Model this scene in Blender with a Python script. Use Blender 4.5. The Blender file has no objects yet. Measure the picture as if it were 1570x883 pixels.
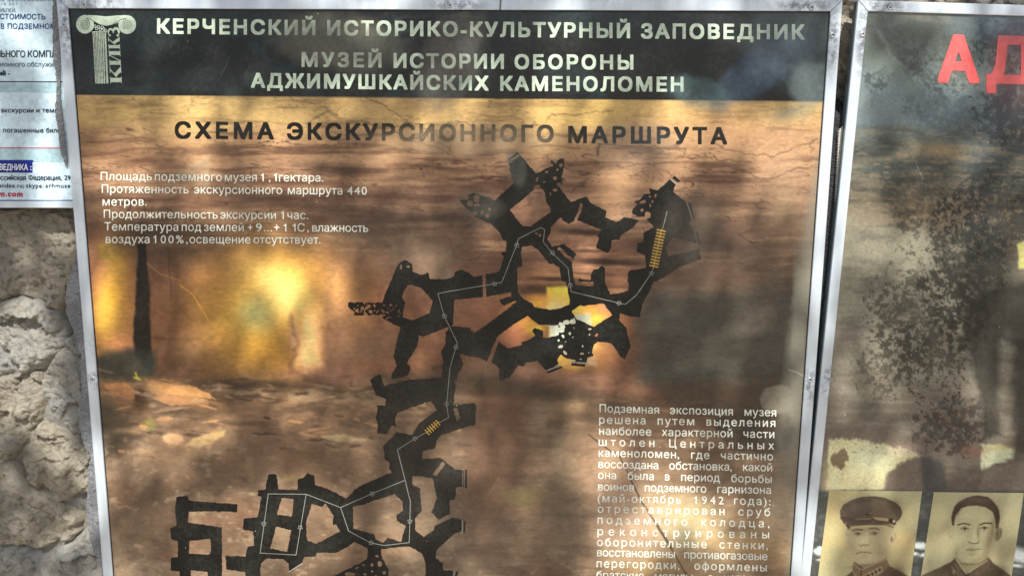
import bpy, math, random
import numpy as np
from mathutils import Vector
random.seed(7); RS = np.random.RandomState(11)
scn = bpy.context.scene
COL = scn.collection
# ------------------------------------------------------------------ camera, sky, sun, exposure
CX, CZ, CD = 0.72111, -0.21545, 1.27882            # camera x, z and distance in front of the sign plane
PITCH, YAW, ROLL = 0.165409, 0.024811, -0.008262
FPX, PW, PH = 1232.0, 1570.0, 883.0
cy_, sy_ = math.cos(YAW), math.sin(YAW); cp, sp = math.cos(PITCH), math.sin(PITCH); cr, sr = math.cos(ROLL), math.sin(ROLL)
Ryaw = np.array([[cy_, sy_, 0], [-sy_, cy_, 0], [0, 0, 1]])
Rpit = np.array([[1, 0, 0], [0, cp, -sp], [0, sp, cp]])
Rrol = np.array([[cr, 0, -sr], [0, 1, 0], [sr, 0, cr]])
RM = Rrol @ Rpit @ Ryaw                             # world -> view (x right, y forward, z up)
camd = bpy.data.cameras.new('camera'); cam = bpy.data.objects.new('camera', camd); COL.objects.link(cam)
camd.sensor_width = 36; camd.lens = 36 * FPX / PW; camd.clip_end = 500; camd.clip_start = .01
from mathutils import Matrix
ax = RM[0]; ay = RM[2]; az = -RM[1]
cam.matrix_world = Matrix(((ax[0], ay[0], az[0], CX), (ax[1], ay[1], az[1], -CD), (ax[2], ay[2], az[2], CZ), (0, 0, 0, 1)))
scn.camera = cam
SUN = np.array([0.16, -0.64, 0.74]); SUN = SUN / np.linalg.norm(SUN)
w = bpy.data.worlds.new('World'); scn.world = w; w.use_nodes = True
nt = w.node_tree; bg = nt.nodes['Background']; sk = nt.nodes.new('ShaderNodeTexSky')
sk.sky_type = 'NISHITA'; sk.sun_disc = False
sk.sun_elevation = math.asin(SUN[2]); sk.sun_rotation = math.atan2(SUN[0], SUN[1])
sk.air_density = 1.0; sk.dust_density = 2.0; sk.ozone_density = 1.0
nt.links.new(sk.outputs[0], bg.inputs[0]); bg.inputs[1].default_value = 0.105
sl = bpy.data.lights.new('sun', 'SUN'); sl.energy = 5.0; sl.angle = math.radians(0.55); sl.color = (1, .97, .91)
so = bpy.data.objects.new('sun', sl); COL.objects.link(so)
so.rotation_euler = Vector(SUN).to_track_quat('Z', 'Y').to_euler(); so.location = (0, -3, 4)
scn.view_settings.view_transform = 'Standard'; scn.view_settings.look = 'None'
scn.view_settings.exposure = 0.25; scn.view_settings.gamma = 1
scn.cycles.max_bounces = 6; scn.cycles.transparent_max_bounces = 8

# ------------------------------------------------------------------ helpers
def B(px, py, Y=0.0):
    """photograph pixel -> (x, z) on the plane y = Y"""
    px = np.asarray(px, float); py = np.asarray(py, float)
    v = np.stack([(px - 785) / FPX, np.ones_like(px), (441.5 - py) / FPX], -1) @ RM
    t = (CD + Y) / v[..., 1]
    return CX + v[..., 0] * t, CZ + v[..., 2] * t
def P(X, Z, Y=0.0):
    v = np.stack([X - CX, np.full_like(X, CD + Y), Z - CZ], -1) @ RM.T
    return 785 + FPX * v[..., 0] / v[..., 1], 441.5 - FPX * v[..., 2] / v[..., 1]
def lin(c):
    c = np.asarray(c, float) / 255.0
    return np.where(c <= .04045, c / 12.92, ((c + .055) / 1.055) ** 2.4)
_lat = RS.rand(24, 256, 256)
def vn(x, y, s=0):
    x = np.asarray(x, float); y = np.asarray(y, float)
    xi = np.floor(x).astype(int); yi = np.floor(y).astype(int); fx = x - xi; fy = y - yi
    fx = fx * fx * (3 - 2 * fx); fy = fy * fy * (3 - 2 * fy); L = _lat[s % 24]
    a = L[xi & 255, yi & 255]; b = L[(xi + 1) & 255, yi & 255]; c = L[xi & 255, (yi + 1) & 255]; d = L[(xi + 1) & 255, (yi + 1) & 255]
    return (a * (1 - fx) + b * fx) * (1 - fy) + (c * (1 - fx) + d * fx) * fy
def fbm(x, y, s=0, o=4):
    r = 0; a = .5; t = 0
    for i in range(o):
        r = r + a * vn(x * 2 ** i + 17 * i, y * 2 ** i + 31 * i, s + i); t += a; a *= .55
    return r / t
def ss(e0, e1, x):
    t = np.clip((x - e0) / (e1 - e0), 0, 1); return t * t * (3 - 2 * t)
def inside(poly, X, Y):
    r = np.zeros(X.shape, bool); n = len(poly)
    for i in range(n):
        x0, y0 = poly[i]; x1, y1 = poly[(i + 1) % n]
        if y0 == y1: continue
        c = (y0 > Y) != (y1 > Y)
        r ^= c & (X < (x1 - x0) * (Y - y0) / (y1 - y0) + x0)
    return r
def segd(pts, X, Y, closed=False):
    d = np.full(X.shape, 1e9); n = len(pts)
    for i in range(n if closed else n - 1):
        x0, y0 = pts[i]; x1, y1 = pts[(i + 1) % n]
        dx, dy = x1 - x0, y1 - y0; l = dx * dx + dy * dy + 1e-9
        t = np.clip(((X - x0) * dx + (Y - y0) * dy) / l, 0, 1)
        d = np.minimum(d, (X - x0 - t * dx) ** 2 + (Y - y0 - t * dy) ** 2)
    return np.sqrt(d)
class Paint:
    """flat print colours evaluated at the vertices of a grid; X, Y are the print's drawing coordinates"""
    def __init__(s, X, Y, base):
        s.X = X; s.Y = Y; s.c = np.tile(np.array(base, float), (len(X), 1))
    def mix(s, m, col, idx=None):
        col = np.asarray(col, float)
        if idx is None: s.c += (col - s.c) * (np.zeros(len(s.X)) + m)[:, None]
        else: s.c[idx] += (col - s.c[idx]) * np.asarray(m)[:, None]
    def blob(s, x, y, rx, ry, col, a=1, rot=0, p=1.0, edge=None, warp=0, ws=20, seed=3):
        R = max(rx, ry) * 2.6
        i = np.nonzero((abs(s.X - x) < R) & (abs(s.Y - y) < R))[0]
        if not len(i): return
        dx = s.X[i] - x; dy = s.Y[i] - y; c, q = math.cos(math.radians(rot)), math.sin(math.radians(rot))
        u = (dx * c + dy * q) / rx; v = (-dx * q + dy * c) / ry
        r = np.sqrt(u * u + v * v)
        if warp: r = r + warp * (fbm(s.X[i] / ws, s.Y[i] / ws, seed) - .5)
        m = np.exp(-(np.maximum(r, 0) ** 2) ** p) if edge is None else 1 - ss(1 - edge, 1 + edge, r)
        s.mix(m * a, col, i)
    def poly(s, pts, col, a=1, soft=1.5, warp=0, ws=15, seed=5):
        xs = [p[0] for p in pts]; ys = [p[1] for p in pts]; g = soft * 2 + warp
        i = np.nonzero((s.X > min(xs) - g) & (s.X < max(xs) + g) & (s.Y > min(ys) - g) & (s.Y < max(ys) + g))[0]
        if not len(i): return
        X = s.X[i]; Y = s.Y[i]
        d = segd(pts, X, Y, True); d = np.where(inside(pts, X, Y), d, -d)
        if warp: d = d + warp * 2 * (fbm(X / ws, Y / ws, seed) - .5)
        s.mix(ss(-soft, soft, d) * a, col, i)
    def line(s, pts, wd, col, a=1, soft=1.0, warp=0, ws=12, seed=6):
        xs = [p[0] for p in pts]; ys = [p[1] for p in pts]; g = wd + soft * 2 + warp
        i = np.nonzero((s.X > min(xs) - g) & (s.X < max(xs) + g) & (s.Y > min(ys) - g) & (s.Y < max(ys) + g))[0]
        if not len(i): return
        X = s.X[i]; Y = s.Y[i]
        if warp: X = X + warp * 2 * (fbm(X / ws, Y / ws, seed) - .5); Y = Y + warp * 2 * (fbm(X / ws, Y / ws, seed + 3) - .5)
        d = segd(pts, X, Y)
        s.mix((1 - ss(wd / 2 - soft, wd / 2 + soft, d)) * a, col, i)

ILL = np.array([.80, .76, .74]); VEIL = np.array([.012, .013, .012])
def alb(c255):
    c255 = np.asarray(c255, float) * np.array([1.0, 1.015, 1.03])
    return np.clip((lin(c255) - VEIL) / ILL, 0.004, .92)

def link(name, mesh, mat=None, parent=None, kind=None):
    o = bpy.data.objects.new(name, mesh); COL.objects.link(o)
    if mat is not None and not mesh.materials: mesh.materials.append(mat)
    if parent is not None: o.parent = parent
    if kind: o['kind'] = kind
    return o
def root_of(name, loc, label, cat, group=None):
    o = bpy.data.objects.new(name, None); COL.objects.link(o); o.location = loc; o.empty_display_size = .05
    o['label'] = label; o['category'] = cat
    if group: o['group'] = group
    return o
def mesh_np(name, V, F, origin=(0, 0, 0), smooth=False, col=None):
    V = np.asarray(V, np.float32) - np.array(origin, np.float32)
    m = bpy.data.meshes.new(name)
    if isinstance(F, np.ndarray):
        k = F.shape[1]; n = len(F)
        m.vertices.add(len(V)); m.vertices.foreach_set('co', V.ravel())
        m.loops.add(n * k); m.loops.foreach_set('vertex_index', F.astype(np.int32).ravel())
        m.polygons.add(n); m.polygons.foreach_set('loop_start', np.arange(0, n * k, k, dtype=np.int32))
        m.update(calc_edges=True)
    else:
        m.from_pydata([tuple(v) for v in V], [], F); m.update()
    if smooth: m.polygons.foreach_set('use_smooth', np.ones(len(m.polygons), bool))
    if col is not None:
        a = m.color_attributes.new('Col', 'FLOAT_COLOR', 'POINT')
        c4 = np.ones((len(V), 4), np.float32); c4[:, :3] = col; a.data.foreach_set('color', c4.ravel())
    return m
def gridfaces(nx, nz):
    i = np.arange(nx * nz).reshape(nz, nx)
    return np.stack([i[:-1, :-1].ravel(), i[1:, :-1].ravel(), i[1:, 1:].ravel(), i[:-1, 1:].ravel()], 1)
def box_mesh(name, x0, x1, y0, y1, z0, z1, origin=(0, 0, 0), bev=0):
    V = [(x, y, z) for x in (x0, x1) for y in (y0, y1) for z in (z0, z1)]
    F = [(0, 1, 3, 2), (4, 6, 7, 5), (0, 4, 5, 1), (2, 3, 7, 6), (0, 2, 6, 4), (1, 5, 7, 3)]
    return mesh_np(name, V, F, origin)
def prism(name, pts, y0, y1, origin=(0, 0, 0), bev=0.0):
    """outline in (x, z), counter-clockwise seen from the front; y0 front, y1 back; bevelled front edge"""
    pts = [tuple(p) for p in pts]; n = len(pts)
    A = sum(pts[i][0] * pts[(i + 1) % n][1] - pts[(i + 1) % n][0] * pts[i][1] for i in range(n))
    if A < 0: pts = pts[::-1]
    V = []; F = []
    if bev:
        ins = []
        for i in range(n):
            p0 = np.array(pts[i - 1]); p1 = np.array(pts[i]); p2 = np.array(pts[(i + 1) % n])
            d1 = (p1 - p0) / np.linalg.norm(p1 - p0); d2 = (p2 - p1) / np.linalg.norm(p2 - p1)
            n1 = np.array([-d1[1], d1[0]]); n2 = np.array([-d2[1], d2[0]])
            k = (n1 + n2) / max(.3, 1 + n1 @ n2); ins.append(p1 + k * bev)
        V += [(p[0], y0, p[1]) for p in ins] + [(p[0], y0 + bev, p[1]) for p in pts] + [(p[0], y1, p[1]) for p in pts]
        F.append(tuple(range(n)))
        for k in (0, 1):
            for i in range(n):
                j = (i + 1) % n; F.append((k * n + i, (k + 1) * n + i, (k + 1) * n + j, k * n + j))
        F.append(tuple(range(3 * n - 1, 2 * n - 1, -1)))
    else:
        V += [(p[0], y0, p[1]) for p in pts] + [(p[0], y1, p[1]) for p in pts]
        F.append(tuple(range(n)))
        for i in range(n):
            j = (i + 1) % n; F.append((i, n + i, n + j, j))
        F.append(tuple(range(2 * n - 1, n - 1, -1)))
    return mesh_np(name, V, F, origin)

# ------------------------------------------------------------------ materials
def nmat(name):
    m = bpy.data.materials.new(name); m.use_nodes = True
    return m, m.node_tree, m.node_tree.nodes['Principled BSDF']
class NB:
    def __init__(s, nt): s.nt = nt
    def n(s, t, **k):
        x = s.nt.nodes.new('ShaderNode' + t)
        for a, v in k.items(): setattr(x, a, v)
        return x
    def l(s, a, b): s.nt.links.new(a, b)
    def pos(s):
        return s.n('NewGeometry').outputs['Position']
    def noise(s, vec, scale, detail=4, rough=.55, sc=None, dist=0):
        if sc is not None:
            mp = s.n('Mapping'); mp.inputs['Scale'].default_value = sc; s.l(vec, mp.inputs[0]); vec = mp.outputs[0]
        t = s.n('TexNoise'); t.inputs['Scale'].default_value = scale; t.inputs['Detail'].default_value = detail
        t.inputs['Roughness'].default_value = rough; t.inputs['Distortion'].default_value = dist; s.l(vec, t.inputs['Vector']); return t.outputs['Fac']
    def rng(s, v, a, b, c=0, d=1, smooth=True):
        t = s.n('MapRange'); t.interpolation_type = 'SMOOTHSTEP' if smooth else 'LINEAR'
        s.l(v, t.inputs[0])
        for k, q in zip((1, 2, 3, 4), (a, b, c, d)): t.inputs[k].default_value = q
        return t.outputs[0]
    def mth(s, op, a, b=None, clamp=False):
        t = s.n('Math', operation=op, use_clamp=clamp)
        for k, q in ((0, a), (1, b)):
            if q is None: continue
            if isinstance(q, (int, float)): t.inputs[k].default_value = q
            else: s.l(q, t.inputs[k])
        return t.outputs[0]
    def mixc(s, f, a, b, blend='MIX'):
        t = s.n('Mix', data_type='RGBA', blend_type=blend)
        for k, q in ((0, f), (6, a), (7, b)):
            if isinstance(q, (int, float)): t.inputs[k].default_value = q
            elif isinstance(q, (tuple, list, np.ndarray)): t.inputs[k].default_value = (*[float(v) for v in q[:3]], 1)
            else: s.l(q, t.inputs[k])
        return t.outputs[2]
    def bump(s, h, st, dist=.001):
        t = s.n('Bump'); t.inputs['Strength'].default_value = st; t.inputs['Distance'].default_value = dist; s.l(h, t.inputs['Height']); return t.outputs[0]

# sky and tree reflections painted over print and lettering, with wear, dust and scratches
def make_wear_reflect(name, patches, scratch=True):
    g = bpy.data.node_groups.new(name, 'ShaderNodeTree')
    g.interface.new_socket('Color', in_out='INPUT', socket_type='NodeSocketColor')
    g.interface.new_socket('Color', in_out='OUTPUT', socket_type='NodeSocketColor')
    g.interface.new_socket('Haze', in_out='OUTPUT', socket_type='NodeSocketFloat')
    nb = NB(g); gi = g.nodes.new('NodeGroupInput'); go = g.nodes.new('NodeGroupOutput')
    pos = nb.pos(); col = gi.outputs[0]; tot = None
    n1 = nb.noise(pos, 38, 6, .62); n2 = nb.noise(pos, 130, 5, .65); n3 = nb.noise(pos, 14, 3, .5)
    nz = nb.mth('ADD', nb.mth('MULTIPLY', n1, .65), nb.mth('MULTIPLY', n2, .35))
    for (px, py, rx, ry, rot, c255, st, edge, rag) in patches:
        x, z = B(px, py); k = 0.00104
        mp = nb.n('Mapping', vector_type='TEXTURE')
        mp.inputs['Location'].default_value = (float(x), 0, float(z)); mp.inputs['Rotation'].default_value = (0, math.radians(rot), 0)
        mp.inputs['Scale'].default_value = (rx * k, 10, ry * k); nb.l(pos, mp.inputs[0])
        ln = nb.n('VectorMath', operation='LENGTH'); nb.l(mp.outputs[0], ln.inputs[0])
        d = nb.mth('ADD', ln.outputs['Value'], nb.mth('MULTIPLY', nb.mth('SUBTRACT', nz, .5), rag))
        m = nb.mth('MULTIPLY', nb.rng(d, 1 + edge, 1 - edge), st)
        m = nb.mth('MULTIPLY', m, nb.rng(n2, .25, .7, .62, 1.0))
        col = nb.mixc(m, col, alb(c255)); tot = m if tot is None else nb.mth('MAXIMUM', tot, m)
    # general fine dust and specks
    dm = nb.mth('MULTIPLY', nb.rng(nb.mth('ADD', nb.mth('MULTIPLY', n3, .5), nb.mth('MULTIPLY', n2, .5)), .42, .66), .05)
    col = nb.mixc(dm, col, alb((150, 145, 128)))
    v = nb.n('TexVoronoi'); v.inputs['Scale'].default_value = 42; v.inputs['Randomness'].default_value = 1; nb.l(pos, v.inputs['Vector'])
    sp_ = nb.mth('MULTIPLY', nb.rng(v.outputs['Distance'], .05, .025), nb.rng(nb.noise(pos, 9, 2), .56, .60)); 
    col = nb.mixc(nb.mth('MULTIPLY', sp_, .55), col, alb((205, 205, 190)))
    if scratch:
        for i, (r, sc) in enumerate(((38, 1), (-27, 1.3), (62, .8))):
            mp = nb.n('Mapping', vector_type='POINT'); mp.inputs['Rotation'].default_value = (0, math.radians(r), 0); mp.inputs['Location'].default_value = (i * 3.1, 0, i)
            mp.inputs['Scale'].default_value = (7 * sc, 1, 330 * sc); 
            # rotate first, then squash: two mappings
            m0 = nb.n('Mapping'); m0.inputs['Rotation'].default_value = (0, math.radians(r), 0); nb.l(pos, m0.inputs[0])
            m1 = nb.n('Mapping'); m1.inputs['Scale'].default_value = (5 * sc, 1, 420 * sc); m1.inputs['Location'].default_value = (i * 3.1, 0, i); nb.l(m0.outputs[0], m1.inputs[0])
            t = nb.n('TexNoise'); t.inputs['Scale'].default_value = 1; t.inputs['Detail'].default_value = 1; nb.l(m1.outputs[0], t.inputs['Vector'])
            s_ = nb.mth('MULTIPLY', nb.rng(t.outputs['Fac'], .74, .78), nb.rng(nb.noise(pos, 5 + i, 2), .5, .62))
            col = nb.mixc(nb.mth('MULTIPLY', s_, .16), col, alb((190, 185, 165)))
    nb.l(col, go.inputs[0]); nb.l(tot if tot is not None else dm, go.inputs[1])
    return g
W_MAIN = [  # px, py, rx, ry, rot, colour, strength, edge, raggedness
    (520, 66, 92, 40, 8, (104, 98, 84), 0.68, .35, 1.3),
    (690, 95, 80, 42, -60, (96, 90, 82), 0.61, .30, 1.5),
    (420, 40, 95, 18, 4, (70, 82, 78), 0.16, .5, 1.0),
    (860, 35, 150, 20, 2, (66, 80, 76), 0.15, .5, 1.1),
    (330, 125, 110, 20, 3, (76, 86, 84), 0.14, .5, 1.6),
    (1165, 108, 86, 30, -38, (72, 88, 102), 0.49, .22, 1.0),
    (1215, 60, 70, 56, 0, (98, 106, 108), 0.45, .35, 1.6),
    (1244, 128, 34, 32, 0, (104, 112, 108), 0.59, .2, .9),
    (1070, 142, 46, 22, 15, (92, 112, 110), 0.54, .35, 1.4),
    (870, 118, 44, 24, 10, (84, 96, 94), 0.17, .4, 1.4),
    (150, 118, 48, 34, 20, (88, 98, 98), 0.15, .5, 1.5),
    (230, 50, 60, 30, -30, (66, 80, 78), 0.16, .5, 1.4),
    (175, 28, 60, 14, 0, (72, 84, 82), 0.14, .5, 1.2),
    (1000, 30, 240, 10, 0, (70, 82, 82), 0.14, .5, 1.3),
    (720, 214, 130, 22, 0, (150, 128, 98), .55, .5, .8),
    (975, 222, 60, 34, 0, (130, 140, 135), .16, .5, .9),
    (1055, 380, 48, 62, 10, (86, 76, 64), .42, .6, .8),
    (960, 640, 60, 20, 0, (150, 130, 105), .15, .6, .8),
    (792, 258, 14, 24, -10, (104, 100, 88), .5, .4, 1.6), (735, 312, 34, 20, 10, (84, 78, 66), .5, .4, 1.6), (1066, 350, 40, 50, 0, (80, 72, 62), .45, .5, .8),
    (1236, 480, 23, 320, 3.8, (124, 118, 102), .62, .3, .9),
    (700, 640, 130, 120, 20, (76, 66, 54), .16, .6, .8),
    (720, 760, 130, 140, 0, (88, 84, 74), .14, .6, .8),
]
wear_reflect_main = make_wear_reflect('wear_and_reflections', W_MAIN)
wear_reflect_side = make_wear_reflect('wear_and_reflections_side', [(1345, 90, 90, 14, 40, (120, 126, 112), .5, .5, 1.3), (1540, 30, 70, 26, 0, (96, 110, 118), .5, .5, 1.2), (1560, 100, 40, 60, 0, (140, 90, 90), .35, .5, 1.6)])
def print_mat(name, group, col=None, fine=.10, rough=.24, streak=True):
    m, nt, p = nmat(name); nb = NB(nt); pos = nb.pos()
    if col is None:
        a = nb.n('Attribute'); a.attribute_name = 'Col'; c = a.outputs['Color']
        if fine:
            n = nb.noise(pos, 210, 4, .6, (.35, 1, 1) if streak else None); n2 = nb.noise(pos, 620, 3, .6)
            f = nb.rng(nb.mth('ADD', nb.mth('MULTIPLY', n, .6), nb.mth('MULTIPLY', n2, .4)), .3, .7, 1 - fine * 2, 1 + fine * 2, False)
            mv = nb.n('VectorMath', operation='SCALE'); nb.l(c, mv.inputs[0]); nb.l(f, mv.inputs['Scale']); c = mv.outputs[0]
    else:
        n = nb.noise(pos, 120, 5, .6)
        c = nb.mixc(nb.rng(n, .35, .7), alb(col), alb(np.array(col) * .88))
    if group is not None:
        g = nb.n('Group'); g.node_tree = group; nb.l(c, g.inputs[0]); c = g.outputs[0]
        r = nb.mth('ADD', nb.mth('MULTIPLY', g.outputs[1], .35), rough); nb.l(r, p.inputs['Roughness'])
    else: p.inputs['Roughness'].default_value = rough
    nb.l(c, p.inputs['Base Color'])
    p.inputs['IOR'].default_value = 1.45
    nb.l(nb.bump(nb.noise(pos, 9, 2), .25, .002), p.inputs['Normal'])
    return m
M_print = print_mat('main_print', wear_reflect_main)
M_side = print_mat('side_print', wear_reflect_side, fine=.12, streak=False)
M_photo = print_mat('portrait_print', None, fine=.05, rough=.3, streak=False)
M_cream = print_mat('cream_ink', wear_reflect_main, (198, 206, 180))
M_text = print_mat('pale_ink', wear_reflect_main, (226, 218, 196))
M_titlei = print_mat('dark_ink', wear_reflect_main, (34, 30, 26))
M_map = print_mat('map_ink', wear_reflect_main, (25, 25, 23))
M_grey = print_mat('grey_ink', wear_reflect_main, (118, 108, 92))
M_route = print_mat('route_ink', wear_reflect_main, (146, 142, 130))
M_stair = print_mat('ochre_ink', wear_reflect_main, (202, 158, 76))
M_red = print_mat('red_ink', wear_reflect_side, (236, 98, 94))
M_white = print_mat('poster_white', None, (196, 210, 218), rough=.3)
M_navy = print_mat('navy_ink', None, (28, 52, 104)); M_black = print_mat('black_ink', None, (34, 42, 56)); M_mid = print_mat('slate_ink', None, (96, 106, 118))
M_crim = print_mat('crimson_ink', None, (176, 40, 62)); M_blue = print_mat('blue_ink', None, (24, 48, 122)); M_paperw = print_mat('white_ink', None, (226, 234, 244)); M_tint = print_mat('tint_ink', None, (166, 188, 190))

def metal_mat():
    m, nt, p = nmat('weathered_aluminium'); nb = NB(nt); pos = nb.pos()
    g = nb.noise(pos, 16, 5, .6); f = nb.noise(pos, 220, 5, .7); b = nb.noise(pos, 60, 3, .5, (1, 1, .04))
    dirt = nb.mth('MULTIPLY', nb.rng(g, .56, .68), nb.rng(f, .42, .58))
    tex = nb.n('TexCoord')
    dm = None
    # soot-like dirt gathers round the rivets and mitres
    for (px, py, rx, ry) in ((150, 5, 46, 14), (128, 4, 20, 18), (700, 8, 40, 9), (1233, 10, 48, 9), (1276, 60, 9, 52), (1240, 588, 12, 30), (1270, 585, 12, 30), (1322, 55, 10, 60), (1352, 12, 40, 10), (103, 45, 12, 55), (144, 580, 12, 16), (1262, 750, 10, 12)):
        x, z = B(px, py); k = .00104
        mp = nb.n('Mapping', vector_type='TEXTURE'); mp.inputs['Location'].default_value = (float(x), 0, float(z)); mp.inputs['Scale'].default_value = (rx * k, 10, ry * k); nb.l(pos, mp.inputs[0])
        ln = nb.n('VectorMath', operation='LENGTH'); nb.l(mp.outputs[0], ln.inputs[0])
        q = nb.rng(ln.outputs['Value'], 1.5, .1); dm = q if dm is None else nb.mth('MAXIMUM', dm, q)
    sm = nb.mth('MULTIPLY', dm, nb.rng(nb.noise(pos, 95, 6, .7), .40, .58))
    dall = nb.mth('MAXIMUM', nb.mth('MULTIPLY', dirt, .22), nb.mth('MULTIPLY', sm, .8))
    c = nb.mixc(nb.rng(b, .3, .7), (.60, .675, .74), (.72, .79, .85)); c = nb.mixc(dall, c, (.10, .105, .12))
    nb.l(c, p.inputs['Base Color']); nb.l(nb.mth('SUBTRACT', .35, nb.mth('MULTIPLY', dall, .5)), p.inputs['Metallic'])
    nb.l(nb.rng(f, .3, .7, .34, .48), p.inputs['Roughness'])
    nb.l(nb.bump(nb.mth('ADD', f, nb.mth('MULTIPLY', dall, -1)), .25, .0004), p.inputs['Normal'])
    return m
M_metal = metal_mat()
def simple(name, c, rough=.6, metal=0, ns=80, amt=.3, bump=.3, bd=.001):
    m, nt, p = nmat(name); nb = NB(nt); pos = nb.pos(); n = nb.noise(pos, ns, 5, .62)
    c = np.array(c, float); nb.l(nb.mixc(nb.rng(n, .3, .7), c * (1 - amt), np.minimum(c * (1 + amt), 1)), p.inputs['Base Color'])
    p.inputs['Roughness'].default_value = rough; p.inputs['Metallic'].default_value = metal
    nb.l(nb.bump(n, bump, bd), p.inputs['Normal']); return m
M_rivet = simple('rivet_metal', (.52, .55, .58), .35, .7)
M_steel = simple('dark_screw', (.16, .17, .18), .4, .6)
M_edge = simple('sign_box_edge', (.10, .14, .15), .5)
M_tar = simple('black_sealant', (.022, .022, .024), .75, 0, 220, .5, 1, .003)
M_foam = simple('pale_foam', (.52, .50, .42), .8, 0, 300, .2, .8, .002)
M_cement = simple('grey_cement', (.20, .205, .215), .9, 0, 330, .35, 1, .002)
def stone_mat(name, a, b, cdirt):
    m, nt, p = nmat(name); nb = NB(nt); pos = nb.pos()
    n1 = nb.noise(pos, 11, 6, .62); n2 = nb.noise(pos, 75, 6, .7); n3 = nb.noise(pos, 420, 4, .7)
    c = nb.mixc(nb.rng(n1, .36, .64), a, b); c = nb.mixc(nb.mth('MULTIPLY', nb.rng(n2, .50, .64), .7), c, cdirt)
    v = nb.n('TexVoronoi'); v.inputs['Scale'].default_value = 240; nb.l(pos, v.inputs['Vector'])
    pit = nb.mth('MULTIPLY', nb.rng(v.outputs['Distance'], .22, .05), nb.rng(n2, .5, .62))
    c = nb.mixc(nb.mth('MULTIPLY', pit, .7), c, (.07, .06, .05))
    nb.l(c, p.inputs['Base Color']); p.inputs['Roughness'].default_value = .93
    h = nb.mth('ADD', nb.mth('MULTIPLY', n2, .6), nb.mth('MULTIPLY', n3, .35)); h = nb.mth('SUBTRACT', h, nb.mth('MULTIPLY', pit, .5))
    nb.l(nb.bump(h, 1, .016), p.inputs['Normal']); return m
M_stoneA = stone_mat('limestone_warm', (.55, .485, .37), (.42, .385, .31), (.21, .165, .11))
M_stoneB = stone_mat('limestone_grey', (.40, .395, .37), (.50, .47, .40), (.2, .19, .17))
M_mortar = stone_mat('old_mortar', (.33, .32, .29), (.40, .37, .31), (.17, .15, .12))
M_leaf = simple('leaf_green', (.07, .11, .035), .5)
M_bark = simple('bark', (.12, .09, .06), .9)
M_dirt = simple('dry_earth', (.30, .25, .19), .95, 0, 3, .25)

# ------------------------------------------------------------------ ground and wall
GZ = -1.85
gm = mesh_np('ground', [(-60, -60, GZ), (60, -60, GZ), (60, 60, GZ), (-60, 60, GZ)], [(0, 1, 2, 3)])
link('ground', gm, M_dirt, kind='structure')
WY = 0.055
wall = root_of('stone_wall', (.7, WY, GZ), 'rough pale limestone rubble wall behind the signs, bare at the lower left', 'wall')
WO = (.7, WY, GZ)
def mortar():
    xs = np.concatenate([np.arange(-1.6, -.45, .05), np.arange(-.45, .12, .004), np.arange(.12, 1.1, .03), np.arange(1.1, 1.32, .004), np.arange(1.32, 2.9, .04)])
    zs = np.concatenate([np.arange(.6, .1, -.03), np.arange(.1, -1.05, -.006), np.arange(-1.05, GZ - .05, -.04)])
    X, Z = np.meshgrid(xs, zs); X = X.ravel(); Z = Z.ravel()
    Y = WY + .010 - .022 * fbm(X * 14, Z * 14, 2, 5) - .008 * fbm(X * 80, Z * 80, 5, 4)
    return mesh_np('mortar', np.stack([X, Y, Z], 1), gridfaces(len(xs), len(zs)), WO, True)
link('mortar', mortar(), M_mortar, wall)
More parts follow.
